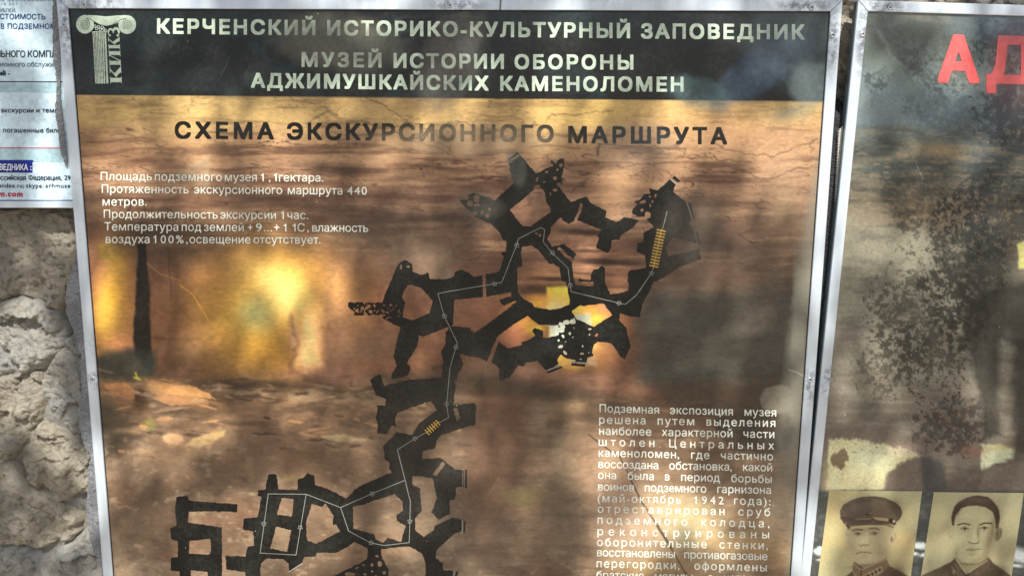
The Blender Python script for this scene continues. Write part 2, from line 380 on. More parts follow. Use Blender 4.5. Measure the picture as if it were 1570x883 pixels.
def stone(poly, depth, mat, seed, res=.0022, lump=.010):
    """poly in (x,z); a dome-like weathered block standing proud of the mortar"""
    P_ = np.array(poly); c = P_.mean(0)
    x0, z0 = P_.min(0) - .01; x1, z1 = P_.max(0) + .01
    xs = np.arange(x0, x1, res); zs = np.arange(z1, z0, -res)
    X, Z = np.meshgrid(xs, zs)
    Xw = X + .022 * (fbm(X * 26, Z * 26, seed) - .5); Zw = Z + .022 * (fbm(X * 26, Z * 26, seed + 4) - .5)
    d = segd(poly, Xw, Zw, True); ins = inside([tuple(p) for p in poly], Xw, Zw); d = np.where(ins, d, -d)
    R = .014
    prof = np.sqrt(np.clip(1 - (1 - np.clip((d + .009) / R, 0, 1)) ** 2, 0, 1))
    rid = 1 - abs(fbm(X * 9 + seed, Z * 7, seed + 2, 4) - .5) * 4
    tx, tz = (vn(np.array([seed * 1.7]), np.array([3.]), 5)[0] - .5), (vn(np.array([seed * 2.3]), np.array([9.]), 6)[0] - .5)
    fac = 0
    for sc, am in ((.050, .30), (.017, .34), (.007, .30)):       # chipped faces: planes tilted at random
        Xq = X + sc * .5 * (fbm(X / sc, Z / sc, seed + 6, 2) - .5); Zq = Z + sc * .5 * (fbm(X / sc, Z / sc, seed + 9, 2) - .5)
        gi, gj = np.floor(Xq / sc).astype(int), np.floor(Zq / sc).astype(int); best = np.full(X.shape, 1e9); hh = np.zeros(X.shape)
        for a in (-1, 0, 1):
            for b in (-1, 0, 1):
                u, v = (gi + a + seed * 7) & 255, (gj + b) & 255; sx = (gi + a + _lat[1][u, v]) * sc; sz = (gj + b + _lat[2][u, v]) * sc
                dd = (Xq - sx) ** 2 + (Zq - sz) ** 2; k_ = dd < best
                pl = (Xq - sx) * (_lat[3][u, v] - .5) * 2 + (Zq - sz) * (_lat[4][u, v] - .5) * 2 + sc * .35 * (_lat[5][u, v] - .5)
                hh = np.where(k_, pl, hh); best = np.where(k_, dd, best)
        fac = fac + hh * am
    h = (.6 * depth + .010) * prof * (.75 + .4 * fbm(X * 8 + seed, Z * 8, seed + 1, 3)) + .12 * prof * ((X - c[0]) * tx + (Z - c[1]) * tz) + prof * (fac + lump * (rid - .4) * .6 + .012 * (fbm(X * 34, Z * 34, seed + 3, 4) - .5) + .0050 * (fbm(X * 190, Z * 190, seed + 5, 3) - .5))
    Y = WY + .012 - h
    F = gridfaces(len(xs), len(zs)); keep = (d > -.011).ravel()
    F = F[keep[F].all(1)]
    used = np.unique(F); mp = -np.ones(len(keep), int); mp[used] = np.arange(len(used))
    V = np.stack([X.ravel(), Y.ravel(), Z.ravel()], 1)[used]
    link('stone', mesh_np('stone', V, mp[F], WO, False), mat, wall)
def pxpoly(pts, Y=WY): return [tuple(float(q) for q in B(a, b, Y)) for a, b in pts]
ST = [
    ([(-60, 325), (60, 322), (120, 322), (128, 400), (104, 466), (40, 450), (-10, 462), (-60, 440)], .030, 0),
    ([(-70, 455), (-5, 468), (34, 458), (100, 474), (116, 505), (76, 556), (0, 572), (-60, 560)], .042, 1),
    ([(-70, 578), (20, 574), (66, 570), (74, 600), (66, 640), (24, 698), (-60, 690)], .040, 0),
    ([(84, 556), (120, 512), (150, 520), (150, 640), (132, 660), (96, 652), (72, 600)], .024, 1),
    ([(74, 650), (130, 664), (150, 690), (150, 745), (96, 758), (58, 732), (50, 690)], .040, 0),
    ([(-60, 702), (26, 704), (56, 740), (122, 788), (127, 812), (72, 832), (0, 826), (-60, 820)], .044, 0),
    ([(134, 812), (165, 800), (185, 900), (118, 885), (98, 840)], .036, 1),
    ([(-60, 832), (64, 842), (104, 884), (120, 960), (-60, 960)], .040, 1),
    ([(1282, -40), (1330, -40), (1330, 60), (1300, 128), (1270, 120)], .034, 0),
    ([(1272, 130), (1302, 136), (1320, 200), (1300, 300), (1260, 300)], .020, 1),
    ([(1334, -60), (1470, -60), (1480, 30), (1330, 30)], .034, 0),
    ([(1484, -60), (1640, -60), (1640, 30), (1486, 30)], .036, 1),
    ([(1010, -60), (1275, -60), (1272, 30), (1010, 30)], .030, 1)]
for i, (pg, dp, k) in enumerate(ST): stone(pxpoly(pg), dp, (M_stoneA, M_stoneB)[k], i * 3 + 1)
# the rest of the wall face, coarser blocks around the signs
def cells():
    nx, nz = 15, 9; gx = np.linspace(-1.35, 2.75, nx + 1); gz = np.linspace(.5, GZ, nz + 1)
    J = RS.rand(nx + 1, nz + 1, 2) - .5
    out = []
    for i in range(nx):
        for j in range(nz):
            q = []
            for a, b in ((i, j), (i + 1, j), (i + 1, j + 1), (i, j + 1)): q.append((gx[a] + J[a, b, 0] * .10, gz[b] + J[a, b, 1] * .09))
            cx = sum(p[0] for p in q) / 4; cz = sum(p[1] for p in q) / 4
            q = [(cx + (p[0] - cx) * .93, cz + (p[1] - cz) * .93) for p in q]
            out.append((q, cx, cz))
    return out
blocked = [(B(-75, 300, WY), B(190, 965, WY)), (B(1000, -65, WY), B(1650, 310, WY))]
for i, (q, cx, cz) in enumerate(cells()):
    xs = [p[0] for p in q]; zs = [p[1] for p in q]
    if any(max(xs) > a[0] and min(xs) < b[0] and min(zs) < a[1] and max(zs) > b[1] for a, b in blocked): continue
    if min(xs) > .0 and max(xs) < 2.0 and max(zs) < -.02 and min(zs) > -1.2: continue      # wholly behind the signs
    stone(q, .034, (M_stoneA, M_stoneB)[i % 2], i, .012)

# ------------------------------------------------------------------ the painted ground of the main print
def paint_main(px, py):
    p = Paint(px, py, (120, 92, 72)); X, Y = px, py
    stops = [(150, (172, 140, 96)), (185, (182, 146, 98)), (215, (168, 128, 90)), (255, (156, 118, 88)), (300, (126, 94, 74)), (345, (106, 80, 64)), (380, (104, 76, 60)), (430, (126, 84, 62)), (530, (122, 82, 60)), (570, (96, 70, 54)), (600, (90, 72, 56)), (640, (108, 84, 64)), (700, (120, 95, 74)), (780, (134, 108, 84)), (883, (128, 106, 84)), (1300, (110, 92, 74))]
    ys = [s[0] for s in stops]
    Yw = Y + 26 * (fbm(X / 120, Y / 60, 2) - .5)
    p.c = np.stack([np.interp(Yw, ys, [s[1][k] for s in stops]) for k in range(3)], 1)
    # broad colour drift
    f = fbm(X / 150, Y / 70, 4, 4)
    p.mix(.55 * ss(.52, .72, f), (148, 112, 84)); p.mix(.45 * ss(.5, .3, f), (98, 68, 52))
    # strata of the ceiling rock (upper part)
    up = ss(430, 360, Y + 30 * (fbm(X / 90, Y / 30, 7) - .5)) + .9 * ss(700, 770, X) * ss(470, 440, Y); up = np.clip(up, 0, 1)
    g = fbm(X / 110, Y / 9 + 1.8 * fbm(X / 140, Y / 60, 3), 8, 5)
    p.mix(up * .6 * ss(.5, .72, g), (176, 136, 100)); p.mix(up * .7 * ss(.48, .28, g), (88, 62, 50))
    g2 = np.abs(fbm(X / 85, Y / 17 + 2.2 * fbm(X / 100, Y / 50, 5), 12, 3) - .5)
    p.mix(up * .75 * ss(.022, .004, g2) * ss(.35, .6, fbm(X / 60, Y / 20, 9)), (66, 48, 42))
    g3 = np.abs(fbm(X / 45 + 3, Y / 12 + 1.5 * fbm(X / 60, Y / 40, 15), 16, 3) - .5)
    p.mix(up * .45 * ss(.016, .004, g3), (80, 58, 48))
    # golden tone under the header, with faint sun dapples painted in
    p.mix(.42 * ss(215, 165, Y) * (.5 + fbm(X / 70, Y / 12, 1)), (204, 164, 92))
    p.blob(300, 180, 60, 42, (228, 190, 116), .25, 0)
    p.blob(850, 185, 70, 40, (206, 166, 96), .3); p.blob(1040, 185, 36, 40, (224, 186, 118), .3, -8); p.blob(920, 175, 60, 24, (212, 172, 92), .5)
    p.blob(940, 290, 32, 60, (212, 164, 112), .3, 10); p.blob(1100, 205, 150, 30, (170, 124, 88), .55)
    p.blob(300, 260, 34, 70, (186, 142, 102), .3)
    p.blob(1195, 250, 60, 60, (190, 148, 112), .5); p.blob(1215, 172, 34, 12, (112, 112, 100), .6, -10, warp=.6)
    p.blob(1212, 330, 40, 60, (158, 128, 98), .6)
    # dark bands of the ceiling
    for (x, y, rx, ry, a, r) in ((180, 350, 160, 22, .75, 3), (220, 385, 120, 26, .6, 0), (610, 338, 90, 7, .6, -4), (720, 336, 90, 12, .65, 3), (520, 260, 60, 8, .5, 8), (150, 305, 40, 16, .6, 0), (500, 318, 120, 9, .4, 6), (480, 300, 80, 5, .4, 0), (900, 356, 60, 6, .8, 4), (940, 400, 80, 6, .8, 4), (850, 443, 90, 9, .7, 0), (820, 398, 40, 4, .5, 0), (990, 372, 60, 6, .5, 0), (560, 360, 40, 14, .5, 0)):
        p.blob(x, y, rx, ry, (58, 46, 40), a, r, warp=.9, ws=22)
    for pts in ([(495, 165), (545, 185), (600, 200), (690, 235)], [(560, 150), (640, 190), (730, 262), (790, 300)], [(880, 268), (950, 255), (1010, 250), (1060, 240), (1150, 250)], [(1090, 225), (1180, 238), (1255, 215)], [(1060, 262), (1180, 270), (1255, 255)], [(700, 185), (790, 205), (850, 178), (940, 168)], [(470, 190), (500, 170), (560, 196)], [(960, 300), (1080, 308), (1180, 315)]):
        p.line(pts, 1.6, (84, 60, 48), .65, 1.2, 10, 26)
    # quarry wall, lamps
    f = fbm(X / 40, Y / 40, 3, 5); wl = ss(380, 430, Y) * ss(590, 560, Y) * ss(760, 660, X)
    p.mix(wl * .6 * ss(.5, .7, f), (150, 104, 76)); p.mix(wl * .55 * ss(.5, .33, f), (92, 62, 46))
    p.mix(wl * .22 * ss(.035, .01, abs(fbm(X / 25, Y / 38, 14) - .5)), (74, 50, 40))
    p.blob(625, 400, 110, 50, (112, 92, 74), .5); p.blob(560, 360, 90, 30, (110, 92, 74), .45); p.poly([(600, 372), (690, 370), (692, 430), (640, 426), (598, 400)], (122, 100, 80), .5, 6, 5)
    p.blob(560, 530, 60, 30, (128, 104, 80), .5, warp=.8); p.blob(600, 560, 90, 14, (150, 96, 66), .4)
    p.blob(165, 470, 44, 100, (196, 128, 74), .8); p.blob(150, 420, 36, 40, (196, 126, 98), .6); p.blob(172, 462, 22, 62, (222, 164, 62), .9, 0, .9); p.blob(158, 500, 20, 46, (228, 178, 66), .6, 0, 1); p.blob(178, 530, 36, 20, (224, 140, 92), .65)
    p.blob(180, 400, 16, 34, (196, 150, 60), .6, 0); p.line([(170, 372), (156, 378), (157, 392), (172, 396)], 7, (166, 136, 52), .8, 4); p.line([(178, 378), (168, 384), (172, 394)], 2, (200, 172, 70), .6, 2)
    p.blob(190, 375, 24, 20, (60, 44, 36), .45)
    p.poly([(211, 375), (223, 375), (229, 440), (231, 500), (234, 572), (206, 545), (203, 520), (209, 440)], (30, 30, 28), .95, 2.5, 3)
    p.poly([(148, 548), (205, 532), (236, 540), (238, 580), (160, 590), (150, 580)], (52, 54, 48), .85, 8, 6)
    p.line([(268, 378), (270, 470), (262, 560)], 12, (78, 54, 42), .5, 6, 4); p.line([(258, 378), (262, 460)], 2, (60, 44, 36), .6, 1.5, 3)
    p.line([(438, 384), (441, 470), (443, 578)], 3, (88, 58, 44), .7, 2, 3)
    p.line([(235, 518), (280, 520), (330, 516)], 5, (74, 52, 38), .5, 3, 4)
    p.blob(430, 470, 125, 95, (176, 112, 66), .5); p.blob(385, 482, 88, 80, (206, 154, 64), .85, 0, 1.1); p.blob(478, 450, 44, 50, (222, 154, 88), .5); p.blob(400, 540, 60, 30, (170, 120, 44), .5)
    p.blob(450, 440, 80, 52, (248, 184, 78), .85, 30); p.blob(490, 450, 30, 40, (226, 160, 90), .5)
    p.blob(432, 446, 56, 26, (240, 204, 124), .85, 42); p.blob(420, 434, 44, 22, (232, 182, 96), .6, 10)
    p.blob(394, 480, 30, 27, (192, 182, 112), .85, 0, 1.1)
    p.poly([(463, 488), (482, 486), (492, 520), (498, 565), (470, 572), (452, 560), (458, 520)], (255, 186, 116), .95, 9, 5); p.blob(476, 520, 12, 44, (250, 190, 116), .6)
    p.blob(452, 520, 8, 22, (240, 180, 140), .6, warp=.6); p.line([(445, 485), (450, 500), (458, 520), (452, 540), (446, 575)], 6, (110, 74, 58), .5, 4, 6, 16)
    p.blob(515, 500, 30, 70, (190, 136, 106), .55); p.blob(500, 575, 50, 14, (186, 130, 102), .5)
    p.line([(510, 412), (502, 470), (500, 540), (508, 600)], 9, (130, 90, 70), .3, 6, 10, 10)
    p.line([(226, 404), (246, 420), (275, 430)], 1.2, (190, 140, 70), .6, 1); p.line([(276, 437), (296, 452), (312, 478), (320, 492)], 2.2, (210, 150, 60), .75, 1.3)
    # floor edge with rubble
    fl = ss(570, 584, Y + 12 * (fbm(X / 50, Y / 20, 4) - .5)) * ss(690, 650, Y)
    rb = fbm(X / 34, Y / 11, 9, 5)
    p.mix(fl * .42 * ss(.54, .36, rb) * ss(1000, 800, X), (66, 52, 42)); p.mix(fl * .45 * ss(.54, .68, rb), (150, 114, 82))
    for (x, y, rx, ry, c, a, r) in ((176, 595, 26, 13, (178, 118, 74), .8, 12), (190, 618, 32, 10, (150, 106, 72), .7, 4), (265, 598, 45, 13, (196, 138, 84), .85, 14), (300, 615, 40, 9, (164, 116, 76), .7, 10), (215, 612, 12, 20, (50, 36, 28), .75, 0), (300, 628, 90, 8, (70, 54, 42), .45, 0), (380, 592, 90, 9, (62, 48, 38), .7, 0), (390, 600, 60, 6, (140, 112, 84), .6, 0), (470, 606, 34, 9, (180, 146, 110), .7, -4), (560, 612, 40, 8, (150, 122, 92), .6, 0), (170, 680, 36, 34, (58, 52, 42), .7, 0), (160, 640, 30, 30, (66, 62, 50), .6, 0), (160, 560, 20, 30, (58, 56, 48), .5, 0), (240, 780, 34, 60, (96, 78, 62), .55, 0), (265, 672, 16, 10, (206, 158, 112), .95, 4), (316, 674, 30, 9, (198, 158, 100), .95, -24), (304, 694, 26, 7, (172, 138, 100), .7, -16), (222, 690, 16, 6, (170, 136, 100), .6, 0), (210, 660, 40, 5, (160, 128, 94), .6, 0), (524, 672, 32, 5, (196, 164, 116), .85, 4), (386, 757, 8, 3, (190, 170, 120), .6, 0), (440, 731, 26, 6, (170, 148, 92), .5, 0), (230, 650, 12, 8, (134, 128, 60), .5, -30)):
        p.blob(x, y, rx, ry, c, a, r, 1.6, warp=.7, ws=14)
    rr = random.Random(5)
    for k in range(150):                     # slabs and chips along the foot of the quarry wall
        x = rr.uniform(155, 720); y = rr.gauss(604, 15) if k % 3 else rr.uniform(600, 700); L = rr.uniform(5, 22) * (1.2 if x < 500 else .7); t = rr.uniform(1.2, 4.2); a = rr.uniform(-12, 16)
        lt = rr.random() < .5; c = ((190, 138, 92), (168, 132, 98), (150, 118, 90))[k % 3] if lt else ((54, 42, 34), (64, 50, 40), (72, 56, 44))[k % 3]
        q, w_ = math.cos(math.radians(a)), math.sin(math.radians(a)); pl = [(-L, 0), (-L * .5, -t), (L * .4, -t * rr.uniform(.5, 1.2)), (L, 0), (L * .5, t * .7), (-L * .4, t * rr.uniform(.3, 1))]
        p.poly([(x + u * q - v * w_, y + u * w_ + v * q) for u, v in pl], c, rr.uniform(.35, .75), 1.2, 1.5, 6)
    for pl, c in (([(249, 668), (262, 664), (280, 668), (282, 674), (270, 681), (252, 678)], (206, 158, 112)), ([(283, 684), (296, 672), (322, 664), (346, 660), (342, 668), (322, 680), (300, 683)], (196, 158, 104)), ([(286, 694), (310, 688), (318, 690), (296, 701)], (168, 136, 100)), ([(490, 668), (515, 666), (528, 664), (545, 672), (560, 674), (520, 678), (500, 674)], (194, 162, 116)), ([(262, 592), (290, 590), (320, 602), (330, 612), (290, 606), (256, 602)], (196, 138, 86)), ([(160, 588), (190, 586), (204, 596), (206, 612), (170, 606)], (176, 120, 78)), ([(234, 610), (262, 606), (300, 618), (262, 622)], (172, 120, 80))):
        p.poly(pl, c, .8, 1.5, 2, 6)
    p.line([(208, 572), (213, 580), (205, 577), (216, 583)], 2.5, (164, 152, 60), .8, 1.5, 3, 6)
    low = ss(640, 700, Y); f = fbm(X / 70, Y / 55, 6, 5)
    p.mix(low * .5 * ss(.5, .68, f), (156, 128, 102)); p.mix(low * .5 * ss(.5, .34, f), (94, 74, 58))
    f = fbm(X / 16, Y / 9, 17, 4); p.mix(low * .35 * ss(.62, .74, f), (184, 156, 124)); p.mix(low * .25 * ss(.4, .28, f), (80, 62, 50))
    fm = ss(560, 720, Y) * ss(700, 760, X); f = fbm(X / 60, Y / 10, 20, 4)
    p.mix(fm * .5 * ss(.5, .7, f), (158, 120, 92)); p.mix(fm * .4 * ss(.48, .3, f), (80, 58, 46))
    # middle: floor under the map
    p.blob(470, 700, 170, 30, (92, 70, 54), .5, 0, 1, warp=.5); p.blob(620, 730, 90, 60, (104, 84, 68), .5)
    p.blob(700, 590, 60, 36, (70, 56, 44), .6); p.blob(760, 590, 60, 26, (54, 46, 38), .8, 0, warp=.7); p.blob(830, 600, 70, 18, (60, 52, 44), .7, 0, warp=.8)
    p.blob(870, 575, 90, 14, (156, 110, 86), .75, 4, warp=.8); p.blob(980, 597, 80, 9, (150, 104, 80), .7, 4, warp=.6); p.blob(730, 612, 50, 7, (164, 128, 94), .7, 4, warp=.6); p.blob(880, 622, 40, 8, (170, 134, 96), .7, 0, warp=.6); p.blob(940, 622, 30, 6, (60, 50, 42), .6)
    p.poly([(722, 600), (812, 606), (800, 700), (775, 790), (742, 835), (716, 800), (712, 720)], (108, 76, 58), .65, 22, 12)  # mirrored legs of the viewer, painted into the print
    p.blob(770, 690, 40, 70, (100, 70, 54), .35); p.blob(860, 700, 34, 90, (92, 78, 62), .6, 0, 1.2); p.blob(862, 800, 40, 70, (96, 82, 66), .6); p.blob(825, 640, 14, 26, (120, 104, 84), .5)
    p.blob(800, 760, 30, 14, (178, 154, 98), .75, 0, warp=.6); p.blob(780, 830, 50, 30, (140, 116, 92), .5); p.blob(700, 820, 60, 60, (110, 94, 78), .4)
    p.blob(890, 400, 80, 60, (196, 136, 100), .45); p.blob(810, 330, 50, 26, (176, 128, 96), .4); p.blob(850, 425, 40, 14, (206, 146, 92), .5)
    for (x, y, rx, ry, a, r) in ((905, 357, 46, 5, .8, 4), (930, 402, 56, 5, .85, 3), (850, 428, 40, 3.5, .8, 2), (835, 443, 44, 6, .85, 2), (880, 436, 30, 3, .6, 0), (960, 440, 30, 3, .5, 0), (905, 420, 40, 2.5, .5, 3), (900, 385, 50, 2.5, .45, 0), (860, 398, 30, 2.5, .45, 0)):
        p.blob(x, y, rx, ry, (52, 38, 34), a, r, 1.6, warp=.6, ws=16)
    # lamplit openings by the map
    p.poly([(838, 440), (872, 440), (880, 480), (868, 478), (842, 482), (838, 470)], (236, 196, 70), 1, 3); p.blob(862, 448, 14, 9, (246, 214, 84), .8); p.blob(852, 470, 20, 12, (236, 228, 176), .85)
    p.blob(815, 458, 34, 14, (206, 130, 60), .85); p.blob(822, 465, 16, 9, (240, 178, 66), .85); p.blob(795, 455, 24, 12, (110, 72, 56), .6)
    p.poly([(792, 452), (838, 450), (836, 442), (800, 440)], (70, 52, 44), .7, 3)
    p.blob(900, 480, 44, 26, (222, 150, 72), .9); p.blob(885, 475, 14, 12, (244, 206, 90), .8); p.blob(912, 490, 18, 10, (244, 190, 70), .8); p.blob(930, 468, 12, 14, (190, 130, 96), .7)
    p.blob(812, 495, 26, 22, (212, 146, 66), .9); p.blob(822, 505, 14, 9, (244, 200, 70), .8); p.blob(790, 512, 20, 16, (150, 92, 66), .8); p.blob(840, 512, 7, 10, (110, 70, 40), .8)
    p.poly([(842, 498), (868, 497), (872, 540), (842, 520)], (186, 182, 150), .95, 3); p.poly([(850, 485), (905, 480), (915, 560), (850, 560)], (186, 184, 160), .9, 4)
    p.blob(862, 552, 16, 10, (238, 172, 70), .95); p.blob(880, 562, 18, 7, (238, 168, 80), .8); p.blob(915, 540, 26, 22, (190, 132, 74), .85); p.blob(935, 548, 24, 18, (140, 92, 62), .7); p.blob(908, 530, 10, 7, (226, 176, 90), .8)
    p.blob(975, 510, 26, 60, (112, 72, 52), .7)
    # darker right part: the viewer's reflection painted into the print
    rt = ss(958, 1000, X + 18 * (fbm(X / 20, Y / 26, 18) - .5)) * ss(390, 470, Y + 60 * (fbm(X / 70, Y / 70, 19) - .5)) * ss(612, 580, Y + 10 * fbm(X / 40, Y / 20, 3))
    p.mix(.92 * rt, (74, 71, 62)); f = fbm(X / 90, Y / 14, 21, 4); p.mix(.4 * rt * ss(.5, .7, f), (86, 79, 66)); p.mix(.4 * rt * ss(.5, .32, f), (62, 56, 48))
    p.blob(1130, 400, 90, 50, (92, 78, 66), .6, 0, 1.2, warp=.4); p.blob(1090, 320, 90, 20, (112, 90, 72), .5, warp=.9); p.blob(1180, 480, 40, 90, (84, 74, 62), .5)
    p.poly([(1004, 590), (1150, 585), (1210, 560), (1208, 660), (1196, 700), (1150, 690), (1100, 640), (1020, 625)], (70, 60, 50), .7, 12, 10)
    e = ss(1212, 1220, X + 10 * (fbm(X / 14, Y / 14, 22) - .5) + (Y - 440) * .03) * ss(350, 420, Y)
    p.mix(.85 * e, (122, 113, 96))  # pale sky reflection down the right edge, painted in
    p.poly([(1150, 628), (1208, 636), (1214, 655), (1204, 690), (1180, 700), (1120, 690), (1090, 640)], (62, 55, 48), .75, 5, 8, 20)
    p.blob(1192, 612, 27, 22, (122, 112, 94), .85, 0, edge=.08, warp=.5)
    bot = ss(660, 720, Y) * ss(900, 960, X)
    p.mix(bot * .35, (130, 106, 82)); p.blob(1050, 800, 70, 40, (214, 186, 136), .85, 14, warp=.7); p.blob(970, 800, 50, 60, (198, 162, 132), .75); p.blob(930, 720, 40, 60, (182, 144, 112), .7, 0, warp=.5); p.blob(950, 845, 60, 30, (150, 124, 96), .5)  # pale sunlit patches around the lower text, painted as print colour
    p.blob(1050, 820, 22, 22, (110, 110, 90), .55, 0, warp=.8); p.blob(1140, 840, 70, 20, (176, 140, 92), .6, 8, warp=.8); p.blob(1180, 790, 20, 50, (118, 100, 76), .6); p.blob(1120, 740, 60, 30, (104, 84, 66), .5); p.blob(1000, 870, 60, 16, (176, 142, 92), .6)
    p.line([(902, 665), (950, 700), (985, 770), (1010, 808), (1035, 850), (1058, 890)], 1.8, (66, 50, 42), .9, 1, 3, 24)
    p.line([(1008, 806), (1030, 840)], 4, (64, 56, 46), .6, 2)
    p.line([(670, 592), (700, 640)], 1, (60, 50, 40), .4, 1)
    p.line([(1209, 567), (1221, 570), (1233, 577)], 1.4, (200, 196, 178), .9, .8)
    p.poly([(270, 264), (322, 238), (324, 258), (318, 282), (280, 280)], (176, 150, 118), .45, 4, 5)
    p.poly([(636, 392), (692, 388), (690, 430), (650, 426)], (124, 104, 84), .4, 4, 6)
    # fine grain common to the whole print
    f = fbm(X / 6, Y / 4, 10, 3); p.c *= (1 + .16 * (f - .5))[:, None]
    # header band, reflected sky and trees painted into its tones
    yh = 145.8 + (X - 117) * .0089
    hd = ss(yh + 1.0, yh - 1.0, Y)
    f = fbm(X / 60, Y / 36, 13, 5); hc = np.array((24, 27, 27.)) + np.array((22, 26, 25.)) * ss(.45, .75, f)[:, None]
    p.c += (hc - p.c) * hd[:, None]
    i = hd > .5
    q = Paint(px[i], py[i], (0, 0, 0)); q.c = p.c[i]
    q.line([(560, 40), (620, 28), (700, 24), (760, 30)], 4, (96, 92, 80), .5, 3, 4); q.line([(590, 75), (605, 55), (640, 40)], 3, (92, 88, 76), .5, 2, 4); q.line([(470, 110), (560, 112), (640, 100), (700, 104)], 3, (24, 22, 20), .6, 2, 6)
    q.line([(1042, 120), (1085, 90)], 1.2, (96, 100, 100), .6, .8); q.line([(1066, 152), (1095, 128)], 1.2, (96, 100, 100), .6, .8); q.line([(1196, 80), (1196, 132)], 1.6, (40, 48, 54), .8, .8)
    for k in range(46):
        q.blob(180 + 1070 * random.random(), 28 + 8 * random.random(), 7 + 10 * random.random(), 4 + 4 * random.random(), (22, 26, 26), .7, warp=1)
    q.blob(1010, 90, 110, 34, (18, 20, 21), .8); q.blob(1160, 100, 30, 20, (44, 56, 66), .5); q.blob(1240, 113, 12, 14, (34, 36, 36), .9, edge=.3, warp=1.6, ws=8); q.blob(1205, 140, 40, 9, (36, 38, 36), .8, warp=1.6, ws=8); q.blob(1225, 70, 30, 16, (60, 68, 72), .6, warp=1.4, ws=8)
    q.blob(300, 75, 70, 40, (18, 20, 20), .7); q.blob(430, 78, 22, 16, (14, 16, 18), .8, edge=.4, warp=1); q.blob(780, 70, 50, 30, (22, 24, 23), .6); q.blob(190, 80, 60, 28, (22, 26, 25), .6)
    p.c[i] = q.c
    return p.c
print('painting')
SO = (.5833, 0, -1.27)
main = root_of('information_sign', SO, 'large brown information sign with black map and dark header in an aluminium frame', 'sign')
IW, IH = 1.1666, 1.22       # visible print inside the frame
xs = np.arange(-.001, IW + .0015, .00165); zs = np.concatenate([np.arange(.001, -.94, -.00165), np.arange(-.95, -IH - .001, -.012)])
X, Z = np.meshgrid(xs, zs); X = X.ravel(); Z = Z.ravel(); px, py = P(X, Z)
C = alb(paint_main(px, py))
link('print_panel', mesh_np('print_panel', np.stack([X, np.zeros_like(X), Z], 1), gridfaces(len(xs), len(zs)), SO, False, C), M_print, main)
link('backing_board', box_mesh('backing_board', -.012, IW + .012, .001, .018, -IH - .012, .012, SO), M_edge, main)

# ------------------------------------------------------------------ frames
FW = .0168
def rails(parent, origin, W_, H_, fw, ox=0.0, oz=0.0, tf=lambda a: a, seam=None, yb=.018):
    """four mitred aluminium rails round an opening W_ x H_ whose upper left corner is (ox, oz)"""
    x0, x1, z1, z0 = ox, ox + W_, oz, oz - H_
    g = .0004
    q = {'t': [(x0 - fw + g, z1 + fw), (x1 + fw - g, z1 + fw), (x1 - g, z1), (x0 + g, z1)], 'b': [(x0 + g, z0), (x1 - g, z0), (x1 + fw - g, z0 - fw), (x0 - fw + g, z0 - fw)],
         'l': [(x0 - fw, z1 + fw - g), (x0, z1 - g), (x0, z0 + g), (x0 - fw, z0 - fw + g)], 'r': [(x1, z1 - g), (x1 + fw, z1 + fw - g), (x1 + fw, z0 - fw + g), (x1, z0 + g)]}
    for k in 'tblr':
        pts = q[k]
        if k == 't' and seam:
            s = seam
            for pp in ([(x0 - fw + g, z1 + fw), (s - .0014, z1 + fw), (s - .0022, z1), (x0 + g, z1)], [(s + .001, z1 + fw), (x1 + fw - g, z1 + fw), (x1 - g, z1), (s, z1)]):
                link('frame_rail', prism('frame_rail', [tf(a) for a in pp], -.0034, yb, origin, .0007), M_metal, parent)
        else: link('frame_rail', prism('frame_rail', [tf(a) for a in pts], -.0034, yb, origin, .0007), M_metal, parent)
rails(main, SO, IW, IH, FW, seam=float(B(768, 8)[0]))
link('joint_strip', box_mesh('joint_strip', float(B(764, 8)[0]), float(B(770, 8)[0]), -.0006, .017, .0004, .0156, SO), M_steel, main)
# thin dark strip just inside the frame
for a in ((.0, IW, -.0013, .0), (.0, .0013, -IH, -.0013), (IW - .0013, IW, -IH, -.0013)):
    link('edge_strip', box_mesh('edge_strip', a[0], a[1], -.0009, .0006, a[2], a[3], SO), M_tar, main)
def rivet(parent, origin, px_, py_, r=.0042):
    x, z = B(px_, py_); x = float(x); z = float(z)
    V = []; F = []; prof = [(1.0, 0), (.98, -.0009), (.75, -.0014), (.42, -.0015), (.40, -.0006), (.12, -.0004), (0, -.0004)]; n = 18
    for (k, y) in prof[:-1]:
        for i in range(n): a = 2 * math.pi * i / n; V.append((x + r * k * math.cos(a), -.0034 + y, z + r * k * math.sin(a)))
    V.append((x, -.0038, z)); c = len(V) - 1; m = len(prof) - 1
    for j in range(m - 1):
        for i in range(n): F.append((j * n + i, j * n + (i + 1) % n, (j + 1) * n + (i + 1) % n, (j + 1) * n + i))
    for i in range(n): F.append(((m - 1) * n + i, (m - 1) * n + (i + 1) % n, c))
    me = mesh_np('rivet', V, F, origin, True)
    o = link('rivet', me, M_rivet, parent)
    V = [(x + .0015 * math.cos(t), -.0043, z + .0015 * math.sin(t)) for t in np.linspace(0, 2 * math.pi, 9)[:-1]]
    link('rivet_pin', mesh_np('rivet_pin', V + [(v[0], -.0037, v[2]) for v in V], [tuple(range(8))] + [(i, (i + 1) % 8, 8 + (i + 1) % 8, 8 + i) for i in range(8)], origin), M_steel, o)
for a in ((131, 8.5), (690, 9.5), (1243, 12.5), (1275, 55), (1240.5, 581), (143.7, 580), (100, 39)): rivet(main, SO, *a)

